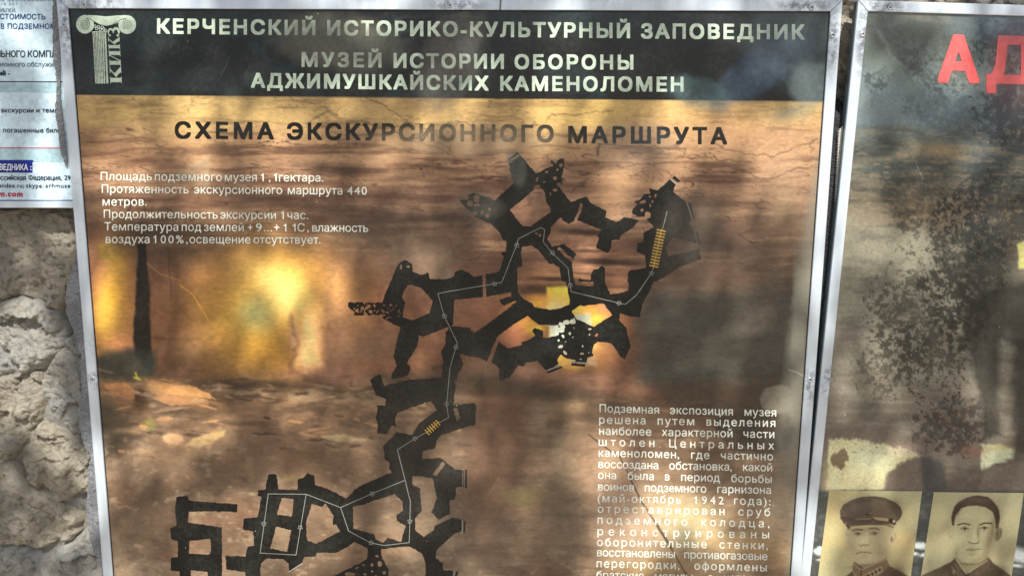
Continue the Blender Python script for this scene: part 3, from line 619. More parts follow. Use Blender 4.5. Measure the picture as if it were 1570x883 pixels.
# ------------------------------------------------------------------ masks turned into flat printed shapes
def mask_mesh(name, M, gx, gz, y, origin, fx):
    """marching squares over mask values M[z, x]; fx maps drawing coordinates to (x, z)"""
    V = []; F = []
    a = M[:-1, :-1]; b = M[:-1, 1:]; c = M[1:, 1:]; d = M[1:, :-1]
    full = (a > .5) & (b > .5) & (c > .5) & (d > .5); none = (a <= .5) & (b <= .5) & (c <= .5) & (d <= .5)
    nz, nx = M.shape; verts = [[], []]
    idx = -np.ones(M.shape, int); iy, ix = np.nonzero(full)
    for dy, dx in ((0, 0), (0, 1), (1, 1), (1, 0)): idx[iy + dy, ix + dx] = 0
    sel = np.nonzero(idx == 0); idx[sel] = np.arange(len(sel[0]))
    PX = list(gx[sel[1]]); PY = list(gz[sel[0]])
    for j, i in zip(iy, ix): F.append((int(idx[j, i]), int(idx[j + 1, i]), int(idx[j + 1, i + 1]), int(idx[j, i + 1])))
    by, bx = np.nonzero(~full & ~none)
    for j, i in zip(by, bx):
        cs = [(i, j), (i, j + 1), (i + 1, j + 1), (i + 1, j)]; vs = [M[q, p_] for p_, q in cs]; poly = []
        for k in range(4):
            v0 = vs[k]; v1 = vs[(k + 1) % 4]; p0 = cs[k]; p1 = cs[(k + 1) % 4]
            if v0 > .5: poly.append((gx[p0[0]], gz[p0[1]]))
            if (v0 > .5) != (v1 > .5):
                t = (.5 - v0) / (v1 - v0); poly.append((gx[p0[0]] + t * (gx[p1[0]] - gx[p0[0]]), gz[p0[1]] + t * (gz[p1[1]] - gz[p0[1]])))
        if len(poly) >= 3:
            n = len(PX); PX += [q[0] for q in poly]; PY += [q[1] for q in poly]; F.append(tuple(range(n, n + len(poly))))
    x, z = fx(np.array(PX), np.array(PY))
    return mesh_np(name, np.stack([x, np.full_like(x, y), z], 1), F, origin)
def T(ox, oy, pts, s=4.415): return [(ox + a / s, oy + b / s) for a, b in pts]
A_ = lambda *p: T(690, 230, p); Bt = lambda *p: T(880, 230, p); Ct = lambda *p: T(520, 380, p); Dt = lambda *p: T(690, 400, p); Et = lambda *p: T(840, 400, p); Ft = lambda *p: T(550, 560, p); Gt = lambda *p: T(530, 683, p); Ht = lambda *p: T(250, 700, p, 4.825); It = lambda *p: T(370, 700, p, 4.825)
SOLID = [
 A_((385,72),(457,14),(585,165),(600,230),(570,270),(405,405),(300,345),(430,225),(415,180),(398,85)),
 A_((580,165),(685,108),(683,62),(710,95),(745,60),(768,60),(775,110),(755,180),(762,235),(740,255),(740,270),(700,300),(640,290),(600,235),(575,230)),
 A_((640,290),(740,255),(820,355),(883,325),(883,370),(860,420),(840,480),(805,500),(765,480),(750,455),(680,525),(680,560),(655,605),(560,640),(490,655),(440,560),(545,520),(685,415),(650,345)),
 A_((300,345),(405,400),(490,515),(545,520),(655,600),(555,645),(490,655),(480,700),(490,790),(450,795),(455,890),(335,890),(330,825),(350,790),(365,720),(345,705),(350,690),(375,690),(385,620),(355,610),(345,570),(270,490),(180,460),(150,440),(160,400),(205,370),(230,320),(270,325)),
 A_((65,345),(150,292),(200,305),(260,320),(330,360),(300,500),(250,490),(185,460),(115,400)),
 A_((655,595),(690,655),(775,638),(857,705),(835,740),(810,715),(822,770),(842,890),(755,890),(740,795),(700,770),(670,772),(640,730),(600,680),(555,645),(560,600)),
 Dt((0,120),(30,100),(40,70),(80,58),(110,75),(165,108),(335,72),(360,-10),(450,-10),(460,215),(430,225),(415,210),(235,243),(0,265)),
 Dt((415,195),(460,215),(495,255),(560,290),(570,312),(680,332),(735,322),(800,322),(808,290),(883,160),(883,300),(825,335),(820,375),(850,400),(850,450),(735,435),(600,432),(585,420),(525,370),(415,330),(415,260)),
 Dt((415,305),(450,280),(560,300),(525,370),(430,430),(320,510),(290,580),(250,680),(200,655),(110,640),(60,625),(75,660),(90,700),(20,760),(-10,775),(-10,440),(80,445),(170,485),(290,400)),
 Dt((335,262),(395,240),(440,250),(445,270),(380,305),(355,300)), Dt((420,205),(460,220),(470,300),(420,290)),
 Dt((330,545),(390,590),(490,570),(485,545),(520,540),(580,505),(555,470),(570,452),(630,470),(630,520),(740,518),(745,440),(883,400),(883,640),(850,670),(790,660),(750,630),(725,660),(735,700),(650,740),(590,675),(510,690),(505,712),(460,708),(400,790),(335,810),(330,720),(280,690),(285,640)),
 Et((85,-5),(160,-5),(178,140),(190,165),(310,170),(310,140),(205,140),(205,118),(290,130),(315,65),(345,60),(370,32),(385,50),(388,150),(420,225),(480,220),(545,200),(540,85),(560,65),(680,45),(700,-10),(760,-10),(750,60),(690,200),(640,290),(620,385),(540,370),(490,355),(480,400),(437,365),(375,285),(240,305),(215,295),(155,340),(160,375),(200,400),(150,330),(60,330),(150,290),(130,170),(100,60)),
 Et((437,365),(490,355),(480,400),(530,450),(560,580),(520,668),(490,640),(430,555),(340,545),(310,570),(300,620),(310,640),(270,655),(260,690),(180,670),(90,630),(60,670),(0,720),(0,520),(75,500),(70,440),(160,390),(210,400),(310,445)),
 Et((240,570),(180,690),(262,690)),
 Bt((-10,350),(80,314),(120,365),(218,410),(212,455),(290,490),(340,455),(400,465),(443,480),(380,540),(320,575),(310,605),(255,610),(250,665),(230,697),(155,665),(150,645),(170,600),(160,580),(185,540),(60,490),(35,478),(-10,470)),
 Bt((560,280),(655,195),(690,230),(670,280),(760,355),(780,420),(795,475),(775,500),(810,550),(835,630),(670,590),(620,660),(640,720),(850,670),(860,740),(720,790),(560,890),(360,890),(370,820),(490,800),(480,710),(425,690),(425,630),(470,625),(470,560),(540,520),(495,470),(520,420),(520,340)),
 Bt((395,400),(430,370),(405,350),(440,340),(480,295),(515,300),(510,258),(575,280),(560,420),(520,420),(480,450),(430,450),(395,430)),
 Bt((115,850),(130,810),(160,805),(190,782),(212,800),(210,883),(115,883)),
 Ct((445,80),(495,110),(495,160),(560,185),(600,165),(615,210),(700,215),(780,200),(785,165),(830,148),(890,175),(890,340),(780,350),(770,520),(700,550),(570,600),(540,590),(530,660),(460,780),(485,820),(470,860),(360,880),(355,855),(390,800),(368,740),(400,590),(415,540),(260,455),(100,455),(100,430),(60,400),(60,368),(150,362),(180,372),(290,370),(320,290),(400,110),(420,95)),
 Ct((780,535),(890,540),(890,720),(805,715),(840,790),(800,860),(800,890),(690,890),(705,780),(690,700),(720,650),(720,570)),
 Ct((220,883),(270,855),(290,883)),
 Ft((75,98),(145,60),(175,145),(200,130),(360,95),(450,90),(570,80),(565,-5),(700,-5),(640,70),(655,140),(640,270),(780,255),(795,270),(790,400),(700,425),(560,470),(530,500),(520,560),(430,580),(430,640),(545,625),(600,664),(660,705),(700,710),(700,820),(660,820),(655,890),(530,890),(500,760),(365,745),(360,810),(415,830),(415,890),(0,890),(0,820),(110,768),(130,778),(230,730),(205,690),(210,655),(180,640),(165,545),(190,520),(260,450),(360,470),(410,390),(530,300),(490,240),(370,280),(260,320),(245,360),(250,420),(225,400),(190,465),(125,460),(130,400),(115,350),(130,290),(120,270),(180,270),(185,230),(160,215),(120,205)),
 Ft((255,-5),(345,-5),(352,30),(310,75),(225,95),(220,70),(260,35)),
 Gt((255,-5),(510,-5),(515,90),(640,80),(690,118),(740,160),(790,165),(785,275),(740,285),(740,360),(705,370),(705,460),(630,500),(580,450),(620,350),(590,215),(450,200),(450,265),(500,285),(515,440),(470,490),(470,570),(530,615),(600,570),(600,545),(720,485),(785,500),(785,575),(740,590),(610,710),(610,760),(655,790),(660,840),(730,845),(740,1000),(540,1000),(540,790),(520,730),(450,690),(430,680),(300,690),(240,700),(245,760),(290,830),(285,1000),(-100,1000),(-100,890),(0,840),(140,770),(150,740),(150,690),(60,650),(0,690),(0,360),(60,300),(200,225),(315,180),(300,120),(265,90)),
 Ht((100,295),(185,288),(190,322),(550,350),(550,408),(340,400),(192,405),(185,485),(435,520),(440,1100),(335,1100),(330,850),(205,835),(195,1100),(130,1100),(120,845),(60,840),(58,745),(110,740),(110,620),(60,610),(52,530),(100,505),(90,380)),
 It((205,125),(262,130),(275,240),(415,243),(418,165),(460,155),(488,118),(540,140),(545,205),(650,240),(790,315),(840,240),(890,215),(890,360),(828,365),(828,525),(890,545),(890,620),(840,625),(770,670),(700,710),(560,705),(550,735),(465,740),(450,785),(355,860),(350,790),(310,755),(185,748),(145,790),(132,1100),(35,1100),(30,850),(-110,830),(-115,730),(30,735),(45,665),(95,655),(90,550),(10,535),(20,455),(120,445),(150,295),(122,290),(125,245),(180,240),(185,190))]
HOLES = [Ct((468,248),(555,268),(635,360),(610,440),(500,490),(430,470),(445,370),(425,330),(440,290)),
 Dt((220,78),(241,76),(244,246),(222,250)), Ht((195,620),(350,605),(355,690),(345,720),(192,715)),
 It((300,303),(388,312),(375,440),(262,425)), It((258,515),(370,540),(340,703),(215,675)), It((520,345),(598,370),(622,342),(682,430),(675,500),(700,500),(733,548),(555,642),(485,615),(478,490)),
 Gt((50,410),(120,395),(330,325),(385,375),(390,440),(345,465),(345,505),(405,540),(375,650),(310,630),(290,620),(250,655),(200,630),(195,600),(50,560)),
 Gt((590,195),(655,105),(675,120),(615,205)), Ft((640,290),(665,280),(690,355),(665,380)), Dt((250,680),(318,520),(335,530),(278,690)),
 A_((640,290),(600,235),(570,240),(560,260),(580,275),(625,262)), A_((405,405),(570,270),(640,292),(650,345),(685,415),(545,520),(490,515)),
 A_((400,82),(465,33),(470,42),(404,90))]
def ell(ox, oy, L, s=4.415):
    return [(ox + e[0] / s, oy + e[1] / s, e[2] / s, (e[3] if len(e) > 3 else e[2]) / s, e[4] if len(e) > 4 else 0) for e in L]
ELL = ell(690, 230, [(590,198,8,17,20),(685,105,13,10),(655,150,12,6,-20),(750,103,14,12,-40),(728,135,9,6),(710,192,14,12),(635,217,9,7),(738,235,16,14),(712,270,16,11),(680,296,5,12),(105,325,22,14),(135,362,20,18),(180,330,20,24),(180,375,22,13),(170,430,16,14),(215,425,8,17,25),(267,400,13,10,40),(252,445,13,14),(583,565,8,8),(608,578,9,9)])
ELL += ell(690, 400, [(755,430,20,14,30),(788,415,20,17),(755,465,20,20),(765,508,8,13,-30),(735,538,8,8),(748,580,19,11,-15),(780,622,9,18,-40),(770,444,10,10),(810,490,7,11),(830,515,5,6)])
ELL += ell(840, 400, [(125,415,20,16),(168,410,20,16),(92,465,20,20),(150,490,7,12),(285,460,13,6),(280,498,7,5),(330,500,12,8,-50),(235,577,7,7),(232,627,14,8),(222,664,11,5),(275,620,5,5),(178,453,5,5),(168,517,5,5),(122,548,6,4)])
ELL += ell(880, 230, [(465,353,22,11,-10),(512,315,8,7),(552,310,7,15),(462,408,10,11),(517,375,7,14),(532,350,5,6),(500,440,20,22)])
ELL += ell(520, 380, [(465,128,13,8),(418,130,8,17,10)])
ELL += ell(530, 683, [(212,745,11,7,30),(178,805,11,11),(230,798,14,19),(118,805,10,8),(78,825,14,6,-30),(180,850,8,8),(130,870,14,8),(262,857,12,12),(205,882,10,8),(30,868,36,14,5),(60,900,20,12),(150,905,14,10)])
def strokes(): return [(A_((738,668),(765,690),(785,715),(818,742)), 5.2), (Bt((50,372),(38,420),(12,468)), 4.6), (Dt((440,275),(360,315)), 3.6)]
def build_map():
    gx = np.arange(252, 1084, .9); gy = np.arange(228, 898, .9); GX, GY = np.meshgrid(gx, gy)
    M = np.zeros(GX.shape)
    wob = 1.3
    for (dx, dy) in ((-.25, -.25), (.25, -.25), (-.25, .25), (.25, .25)):
        h = np.zeros(GX.shape, bool)
        X = GX + dx + wob * (vn(GX / 3.2, GY / 3.2, 3) - .5); Y = GY + dy + wob * (vn(GX / 3.2, GY / 3.2, 4) - .5)
        def each(pg, val):
            a = np.array(pg); i0, i1 = np.searchsorted(gx, [a[:, 0].min() - 2, a[:, 0].max() + 2]); j0, j1 = np.searchsorted(gy, [a[:, 1].min() - 2, a[:, 1].max() + 2])
            s = np.s_[j0:j1, i0:i1]; h[s] = np.where(inside(pg, X[s], Y[s]), val, h[s])
        for pg in SOLID: each(pg, True)
        for pg in HOLES: each(pg, False)
        for (x, y, rx, ry, r) in ELL:
            c, q = math.cos(math.radians(r)), math.sin(math.radians(r)); R = max(rx, ry) + 3
            i0, i1 = np.searchsorted(gx, [x - R, x + R]); j0, j1 = np.searchsorted(gy, [y - R, y + R]); s = np.s_[j0:j1, i0:i1]
            u = ((X[s] - x) * c + (Y[s] - y) * q) / rx; v = (-(X[s] - x) * q + (Y[s] - y) * c) / ry
            h[s] &= ~(np.abs(u) ** 2.6 + np.abs(v) ** 2.6 < 1)
        for pts, wd in strokes(): h &= ~(segd(pts, X, Y) < wd / 2)
        M += h / 4
    # flaked speckle where the ink is worn
    for (x, y, rx, ry) in ((562, 472, 34, 14), (600, 478, 26, 12)):
        r = ((GX - x) / rx) ** 2 + ((GY - y) / ry) ** 2
        M = np.where((r < 1) & (fbm(GX / 2.6, GY / 2.6, 6, 2) + .10 * (1 - r) > .69), 0, M)
    K = M.copy(); K[1:-1, 1:-1] = (M[1:-1, 1:-1] * 4 + M[:-2, 1:-1] + M[2:, 1:-1] + M[1:-1, :-2] + M[1:-1, 2:]) / 8
    K[0] = K[-1] = 0; K[:, 0] = K[:, -1] = 0
    return mask_mesh('map_drawing', K, gx, gy, -.0003, SO, B)
mapo = link('map_drawing', build_map(), M_map, main)
def flat_poly(name, pts, y, mat, parent, origin, f=B):
    x, z = f(np.array([p[0] for p in pts]), np.array([p[1] for p in pts])); q = list(zip(x, z)); n = len(q)
    A = sum(q[i][0] * q[(i + 1) % n][1] - q[(i + 1) % n][0] * q[i][1] for i in range(n))
    if A < 0: q = q[::-1]
    return link(name, mesh_np(name, [(a, y, b) for a, b in q], [tuple(range(n))], origin), mat, parent)
def strip(name, pts, wd, y, mat, parent, origin, closed=False):
    V = []; F = []; n = len(pts)
    for i in range(n if closed else n - 1):
        a = np.array(pts[i], float); b = np.array(pts[(i + 1) % n], float); d = b - a; L = np.linalg.norm(d); d /= L; e = np.array([-d[1], d[0]]) * wd / 2
        a = a - d * wd * .3; b = b + d * wd * .3
        k = len(V)
        for q in (a + e, a - e, b - e, b + e):
            x, z = B(q[0], q[1]); V.append((float(x), y - .00002 * (i % 2), float(z)))
        F.append((k, k + 3, k + 2, k + 1))
    return link(name, mesh_np(name, V, F, origin), mat, parent)
for bar in (Bt((665,190),(680,175),(718,212),(708,222)), Bt((775,360),(788,358),(820,465),(808,470)), Bt((822,552),(838,550),(860,640),(845,640)), Dt((650,748),(755,712),(762,722),(665,760)), Et((160,690),(255,698),(250,715),(158,707)), Ft((720,702),(733,702),(733,828),(720,828)), Gt((798,508),(812,512),(808,588),(797,588)), Gt((745,850),(762,850),(752,890),(738,890))):
    flat_poly('map_bar', bar, -.0003, M_map, mapo, SO)
for a in (Bt((655,200),(700,240)), Bt((765,360),(802,470)), Dt((655,742),(750,706)), Et((165,682),(255,690)), Ft((710,702),(712,826)), Gt((790,505),(790,585)), Gt((736,850),(726,890)), It((352,850),(450,786)), Gt((797,165),(799,283)), A_((392,78),(466,34))):
    strip('map_bar_line', a, 1.5, -.00045, M_route, mapo, SO)
rt = [(1022.7,324),(1015.9,351.2)], [(1002.3,409),(999,418),(991,430),(975.9,452),(959,466.4),(948.7,464.5),(875.6,447),(874,437),(870.8,411),(846.3,387.4),(833,371),(835,352),(829,349),(795,366),(792,376),(770.4,430),(769.3,432.8),(758,435),(690,446.4),(671.3,449.8),(681,484),(701,525),(699,532),(690,563.5),(684.8,619),(687.7,639.7),(674,647.5)], [(653,662.5),(636,672),(609.3,689),(621.3,735.5),(627,760),(629.2,766.8),(628.5,798.5),(627.4,831),(589,835.4),(568.5,831.4),(534.6,813.2),(522.3,777.3)], [(621.3,735.5),(573,755),(522.3,777.3),(469.5,757),(454,850),(399,847),(411.5,756.4),(469.5,757)]
ro = strip('route_line', rt[0], .85, -.0006, M_route, main, SO)
for k in rt[1:]: strip('route_line', k, .85, -.0006, M_route, main, SO)
def marker(x, y, ang):
    pts = []
    for k in range(10):
        r = 4.0 if k % 2 == 0 else 2.0; a = math.radians(ang + 36 * k); pts.append((x + r * math.cos(a), y + r * math.sin(a)))
    strip('route_marker', pts, .6, -.0009, M_route, main, SO, True)
for k, (a, b) in enumerate([(999,419),(948.7,464.5),(874,437.5),(847,387.5),(792.5,376),(758,435),(681.5,484.5),(699,532),(684.8,618.5),(636,672),(571,756),(628.5,798),(569,831),(405,802),(460.5,808)]): marker(a, b, (0, 180, 90, 220, 110, 180, 60, 100, 90, 150, 160, 270, 200, 270, 90)[k])
def rungs(a, b, n, wd, th):
    a = np.array(a, float); b = np.array(b, float); d = (b - a) / np.linalg.norm(b - a); e = np.array([-d[1], d[0]])
    V = []; F = []
    o = strip('stair_symbol', [tuple(a - d * 2), tuple(b + d * 2)], 1.3, -.00075, M_stair, main, SO)
    for k in range(n):
        c = a + (b - a) * k / (n - 1)
        strip('stair_rung', [tuple(c - e * wd / 2), tuple(c + e * wd / 2)], th, -.0010, M_stair, o, SO)
rungs((1013.8,353.5), (1002.3,408), 13, 12.5, 2.2)
rungs((671.5,647.5), (655,662), 6, 9.5, 1.7)

# ------------------------------------------------------------------ lettering
_cv = bpy.data.curves.new('lettering', 'FONT'); _to = bpy.data.objects.new('lettering', _cv); COL.objects.link(_to)
_oc = {}
def outline(txt, space):
    """closed polylines of a word (font outlines, unit size) and its width"""
    key = (txt, round(space, 4))
    if key in _oc: return _oc[key]
    _cv.body = txt; _cv.size = 1; _cv.space_character = space
    bpy.context.view_layer.update()
    c = _to.to_curve(bpy.context.evaluated_depsgraph_get()); out = []
    for sp in c.splines:
        pts = []
        if sp.type == 'BEZIER':
            bp = sp.bezier_points; n = len(bp)
            for k in range(n):
                a, b = bp[k], bp[(k + 1) % n]; p0, p1, p2, p3 = (np.array(q[:2]) for q in (a.co, a.handle_right, b.handle_left, b.co))
                st = abs(np.cross(p3 - p0, p1 - p0)) + abs(np.cross(p3 - p0, p2 - p0)) < 1e-6
                for t in ((0,) if st else (0, .25, .5, .75)): pts.append(p0 * (1 - t) ** 3 + 3 * p1 * t * (1 - t) ** 2 + 3 * p2 * t * t * (1 - t) + p3 * t ** 3)
        else: pts = [np.array(q.co[:2]) for q in sp.points]
        out.append(np.array(pts))
    _to.to_curve_clear(); _oc[key] = out
    return out
CAP = .69
def word_mesh(name, txt, x0, x1, yb0, yb1, cap, bold, y, origin, fmap, res=18):
    """one printed word between drawing x0..x1 on its baseline; letter spacing takes up most of the width"""
    k = cap / CAP; wid = lambda L: max(q[:, 0].max() for q in L) - min(q[:, 0].min() for q in L)
    want = (x1 - x0) / k - 2 * bold; L = outline(txt, 1); w0 = wid(L)
    if len(txt) > 1:
        w1 = wid(outline(txt, 1.5)); sp_ = 1 + .5 * (want - w0) / (w1 - w0); sp_ = 1 + (sp_ - 1) * (.62 if bold >= .02 else .85)
        L = outline(txt, max(.93, min(3.2, sp_))); w0 = wid(L); st = want / w0
    else: st = 1 if w0 > .05 and want > w0 * 1.3 else want / w0
    if len(txt) == 1 and st == 1: xoff = (want - w0) / 2
    else: xoff = 0
    if '1' in txt:                           # give the bar-like figure one its flag
        for n_, q in enumerate(L):
            if len(q) == 4 and .05 < q[:, 0].max() - q[:, 0].min() < .14 and q[:, 1].max() > .6:
                a = q[:, 0].max(); L[n_] = np.array([(a, .69), (a - .08, .69), (a - .11, .60), (a - .24, .55), (a - .24, .47), (a - .10, .50), (a - .10, 0), (a, 0)])
    mn = min(q[:, 0].min() for q in L); L = [np.stack([(q[:, 0] - mn) * st + xoff, q[:, 1]], 1) for q in L]
    xa = min(q[:, 0].min() for q in L) - bold - .06; xb = max(q[:, 0].max() for q in L) + bold + .06; ya = min(q[:, 1].min() for q in L) - bold - .06; yb = max(q[:, 1].max() for q in L) + bold + .06
    h = CAP / res; gx = np.arange(xa, xb + h, h); gy = np.arange(yb, ya - h, -h)
    D = np.full((len(gy), len(gx)), 1e9); Wn = np.zeros(D.shape, int)
    for q in L:
        a0 = q[:, 0].min() - .16; a1 = q[:, 0].max() + .16; i0, i1 = np.searchsorted(gx, [a0, a1]); X, Y = np.meshgrid(gx[i0:i1], gy); n = len(q); d = np.full(X.shape, 1e9); wn = np.zeros(X.shape, int)
        for e in range(n):
            ax_, ay_ = q[e]; bx_, by_ = q[(e + 1) % n]; dx, dy = bx_ - ax_, by_ - ay_; l = dx * dx + dy * dy
            if l < 1e-12: continue
            t = np.clip(((X - ax_) * dx + (Y - ay_) * dy) / l, 0, 1); d = np.minimum(d, (X - ax_ - t * dx) ** 2 + (Y - ay_ - t * dy) ** 2)
            if dy != 0:
                c = (ay_ > Y) != (by_ > Y); xi = ax_ + (Y - ay_) * dx / dy; wn += np.where(c & (X < xi), 1 if dy > 0 else -1, 0)
        D[:, i0:i1] = np.minimum(D[:, i0:i1], d); Wn[:, i0:i1] += wn
    D = np.sqrt(D); sd = np.where(Wn != 0, np.maximum(D, h * .3), -D)
    if bold < .02: M = np.clip(.5 + (sd + bold) / (2 * h), 0, 1)
    else:                                    # square dilation keeps the corners of the heavy letters sharp
        M = np.clip(.5 + sd / (2 * h), 0, 1); r = max(1, int(round(bold / h)))
        for ax in (0, 1): M = np.max([np.roll(M, q, ax) for q in range(-r, r + 1)], 0)
    def f(a, b):
        t = np.clip(a * k / (x1 - x0), 0, 1); return fmap(x0 + (a + bold) * k, yb0 + (yb1 - yb0) * t - b * k)
    return mask_mesh(name, M, gx, gy, y, origin, f)
def text_line(parent, origin, y, mat, words, cap, bold, name='printed_word', fmap=B, res=18):
    for (t, a, b, c, d) in words:            # each printed word is a piece of its own
        link(name, word_mesh(name, t, a, b, c, d, cap / (1 + 2.4 * bold), bold, y, origin, fmap, res), mat, parent)
LY = -.0005
text_line(main, SO, LY, M_cream, [('КЕРЧЕНСКИЙ', 241, 483.8, 51.2, 53.8), ('ИСТОРИКО-КУЛЬТУРНЫЙ', 501.6, 966, 54, 58.2), ('ЗАПОВЕДНИК', 982.8, 1233.5, 58.8, 60.4)], 22, .034, 'printed_word', B, 40)
text_line(main, SO, LY, M_cream, [('МУЗЕЙ', 462.5, 585, 102, 103.2), ('ИСТОРИИ', 603.5, 772.6, 103.8, 105.3), ('ОБОРОНЫ', 789, 971, 105.6, 106.4)], 21.5, .034, 'printed_word', B, 40)
text_line(main, SO, LY, M_cream, [('АДЖИМУШКАЙСКИХ', 385, 749, 134, 138.5), ('КАМЕНОЛОМЕН', 767, 1048, 138.8, 140.2)], 21.5, .034, 'printed_word', B, 40)
text_line(main, SO, LY, M_titlei, [('СХЕМА', 268, 420, 211.6, 213), ('ЭКСКУРСИОННОГО', 440, 849, 213.4, 217.2), ('МАРШРУТА', 871, 1115, 218.6, 220.6)], 25, .038, 'printed_word', B, 40)
def para(rows, ox, oy, s, cap, bold):
    for (base0, base1, ws) in rows:
        xa = ws[0][1]; xb = ws[-1][2]; L = []
        for (t, a, b) in ws:
            f = lambda q: oy + (base0 + (base1 - base0) * (q - xa) / max(1, xb - xa)) / s
            L.append((t, ox + a / s, ox + b / s, f(a), f(b)))
        text_line(main, SO, LY - .0002, M_text, L, cap, bold)
para([(122,129,[('Площадь',83,345),('подземного',360,703),('музея',718,882),('1,1',902,975),('гектара.',995,1222)]),
 (186,196,[('Протяженность',88,533),('экскурсионного',560,1012),('маршрута',1040,1320),('440',1345,1445)]),
 (252,252,[('метров.',92,318)]),
 (315,321,[('Продолжительность',98,682),('экскурсии',694,980),('1',1000,1018),('час.',1038,1145)]),
 (379,386,[('Температура',102,480),('под',497,598),('землей',611,815),('+',835,862),('9',877,908),('...+',918,998),('11',1018,1072),('С,',1090,1148),('влажность',1165,1452)]),
 (443,446,[('воздуха',108,333),('100%,',352,520),('освещение',537,850),('отсутствует.',865,1208)])], 130, 240, 3.3404, 12.2, .006)
for a in ((910, 338), (1078, 335)): pass
para([(98,118,[('Подземная',122,407),('экспозиция',458,760),('музея',815,967)]),(152,168,[('решена',120,342),('путем',400,575),('выделения',633,963)]),
 (205,222,[('наиболее',120,370),('характерной',420,758),('части',810,958)]),(258,276,[('штолен',118,385),('Центральных',455,957)]),
 (310,328,[('каменоломен,',118,503),('где',560,648),('частично',702,952)]),(364,381,[('воссоздана',117,403),('обстановка,',455,755),('какой',808,948)]),
 (416,436,[('она',115,202),('была',257,382),('в',435,457),('период',512,698),('борьбы',752,946)]),(472,488,[('воинов',115,288),('подземного',338,633),('гарнизона',685,942)]),
 (527,542,[('(май-октябрь',113,512),('1942',573,708),('года):',765,940)]),(577,594,[('отреставрирован',113,720),('сруб',785,938)]),
 (630,648,[('подземного',112,542),('колодца,',608,935)]),(685,701,[('реконструированы',112,933)]),
 (736,753,[('оборонительные',110,635),('стенки,',695,928)]),(785,805,[('восстановлены',110,483),('противогазовые',527,925)]),
 (838,858,[('перегородки,',108,505),('оформлены',575,922)]),(893,911,[('братские',107,335),('могилы,',385,580),('в',645,665),('которых',718,925)])], 880, 600, 3.12, 12.0, .010)

# ------------------------------------------------------------------ column emblem (flat print)
def emblem():
    s = 5.885; gx = np.arange(95, 645, 2.2); gy = np.arange(135, 770, 2.2); X, Y = np.meshgrid(gx, gy)
    m = np.zeros(X.shape, bool)
    for cx, cy, sg in ((180, 223, 1), (560, 226, -1)):
        m |= ((X - cx) / 80) ** 2 + ((Y - cy) / 84) ** 2 < 1
    top = [(180, 140), (270, 142), (370, 152), (470, 143), (560, 140), (560, 175), (520, 175), (470, 212), (420, 230), (370, 236), (310, 222), (250, 192), (215, 172), (180, 172)]
    m |= inside(top, X, Y)
    for cx, cy, sg in ((178, 222, 1), (562, 222, -1)):     # volute spirals cut into the scrolls
        pts = []
        for k in range(0, 74):
            a = math.radians(-80 + k * 14); r = 52 * (1 - k / 80); pts.append((cx + sg * r * math.cos(a) * .86, cy + r * math.sin(a)))
        pts = [(cx + sg * 190, cy + 16), (cx + sg * 140, cy + 8), (cx + sg * 90, cy - 22), (cx + sg * 50, cy - 45)] + pts
        m &= ~(segd(pts, X, Y) < 2.6)
    m |= inside([(244, 288), (376, 288), (378, 296), (246, 298)], X, Y)
    for k, (xt, xb, wt) in enumerate([(252, 278, 8), (266, 290, 7), (280, 302, 9), (294, 314, 9), (309, 327, 10), (324, 340, 10), (341, 357, 13), (361, 382, 17)]):
        wb = wt * 1.05; m |= inside([(xt - wt / 2, 300), (xt + wt / 2, 300), (xb + wb / 2, 757), (xb - wb / 2, 757)], X, Y)
    for k in range(7):
        cx, cy = [(268, 240), (285, 262), (300, 245), (318, 270), (335, 250), (350, 268), (362, 280)][k]
        r = np.sqrt((X - cx) ** 2 + (Y - cy) ** 2); m |= (r < 14) & (r > 8)
    return mask_mesh('column_emblem', m.astype(float) * 1.0, gx, gy, -.0004, SO, lambda a, b: B(100 + a / s, b / s))
em = link('column_emblem', emblem(), M_cream, main)
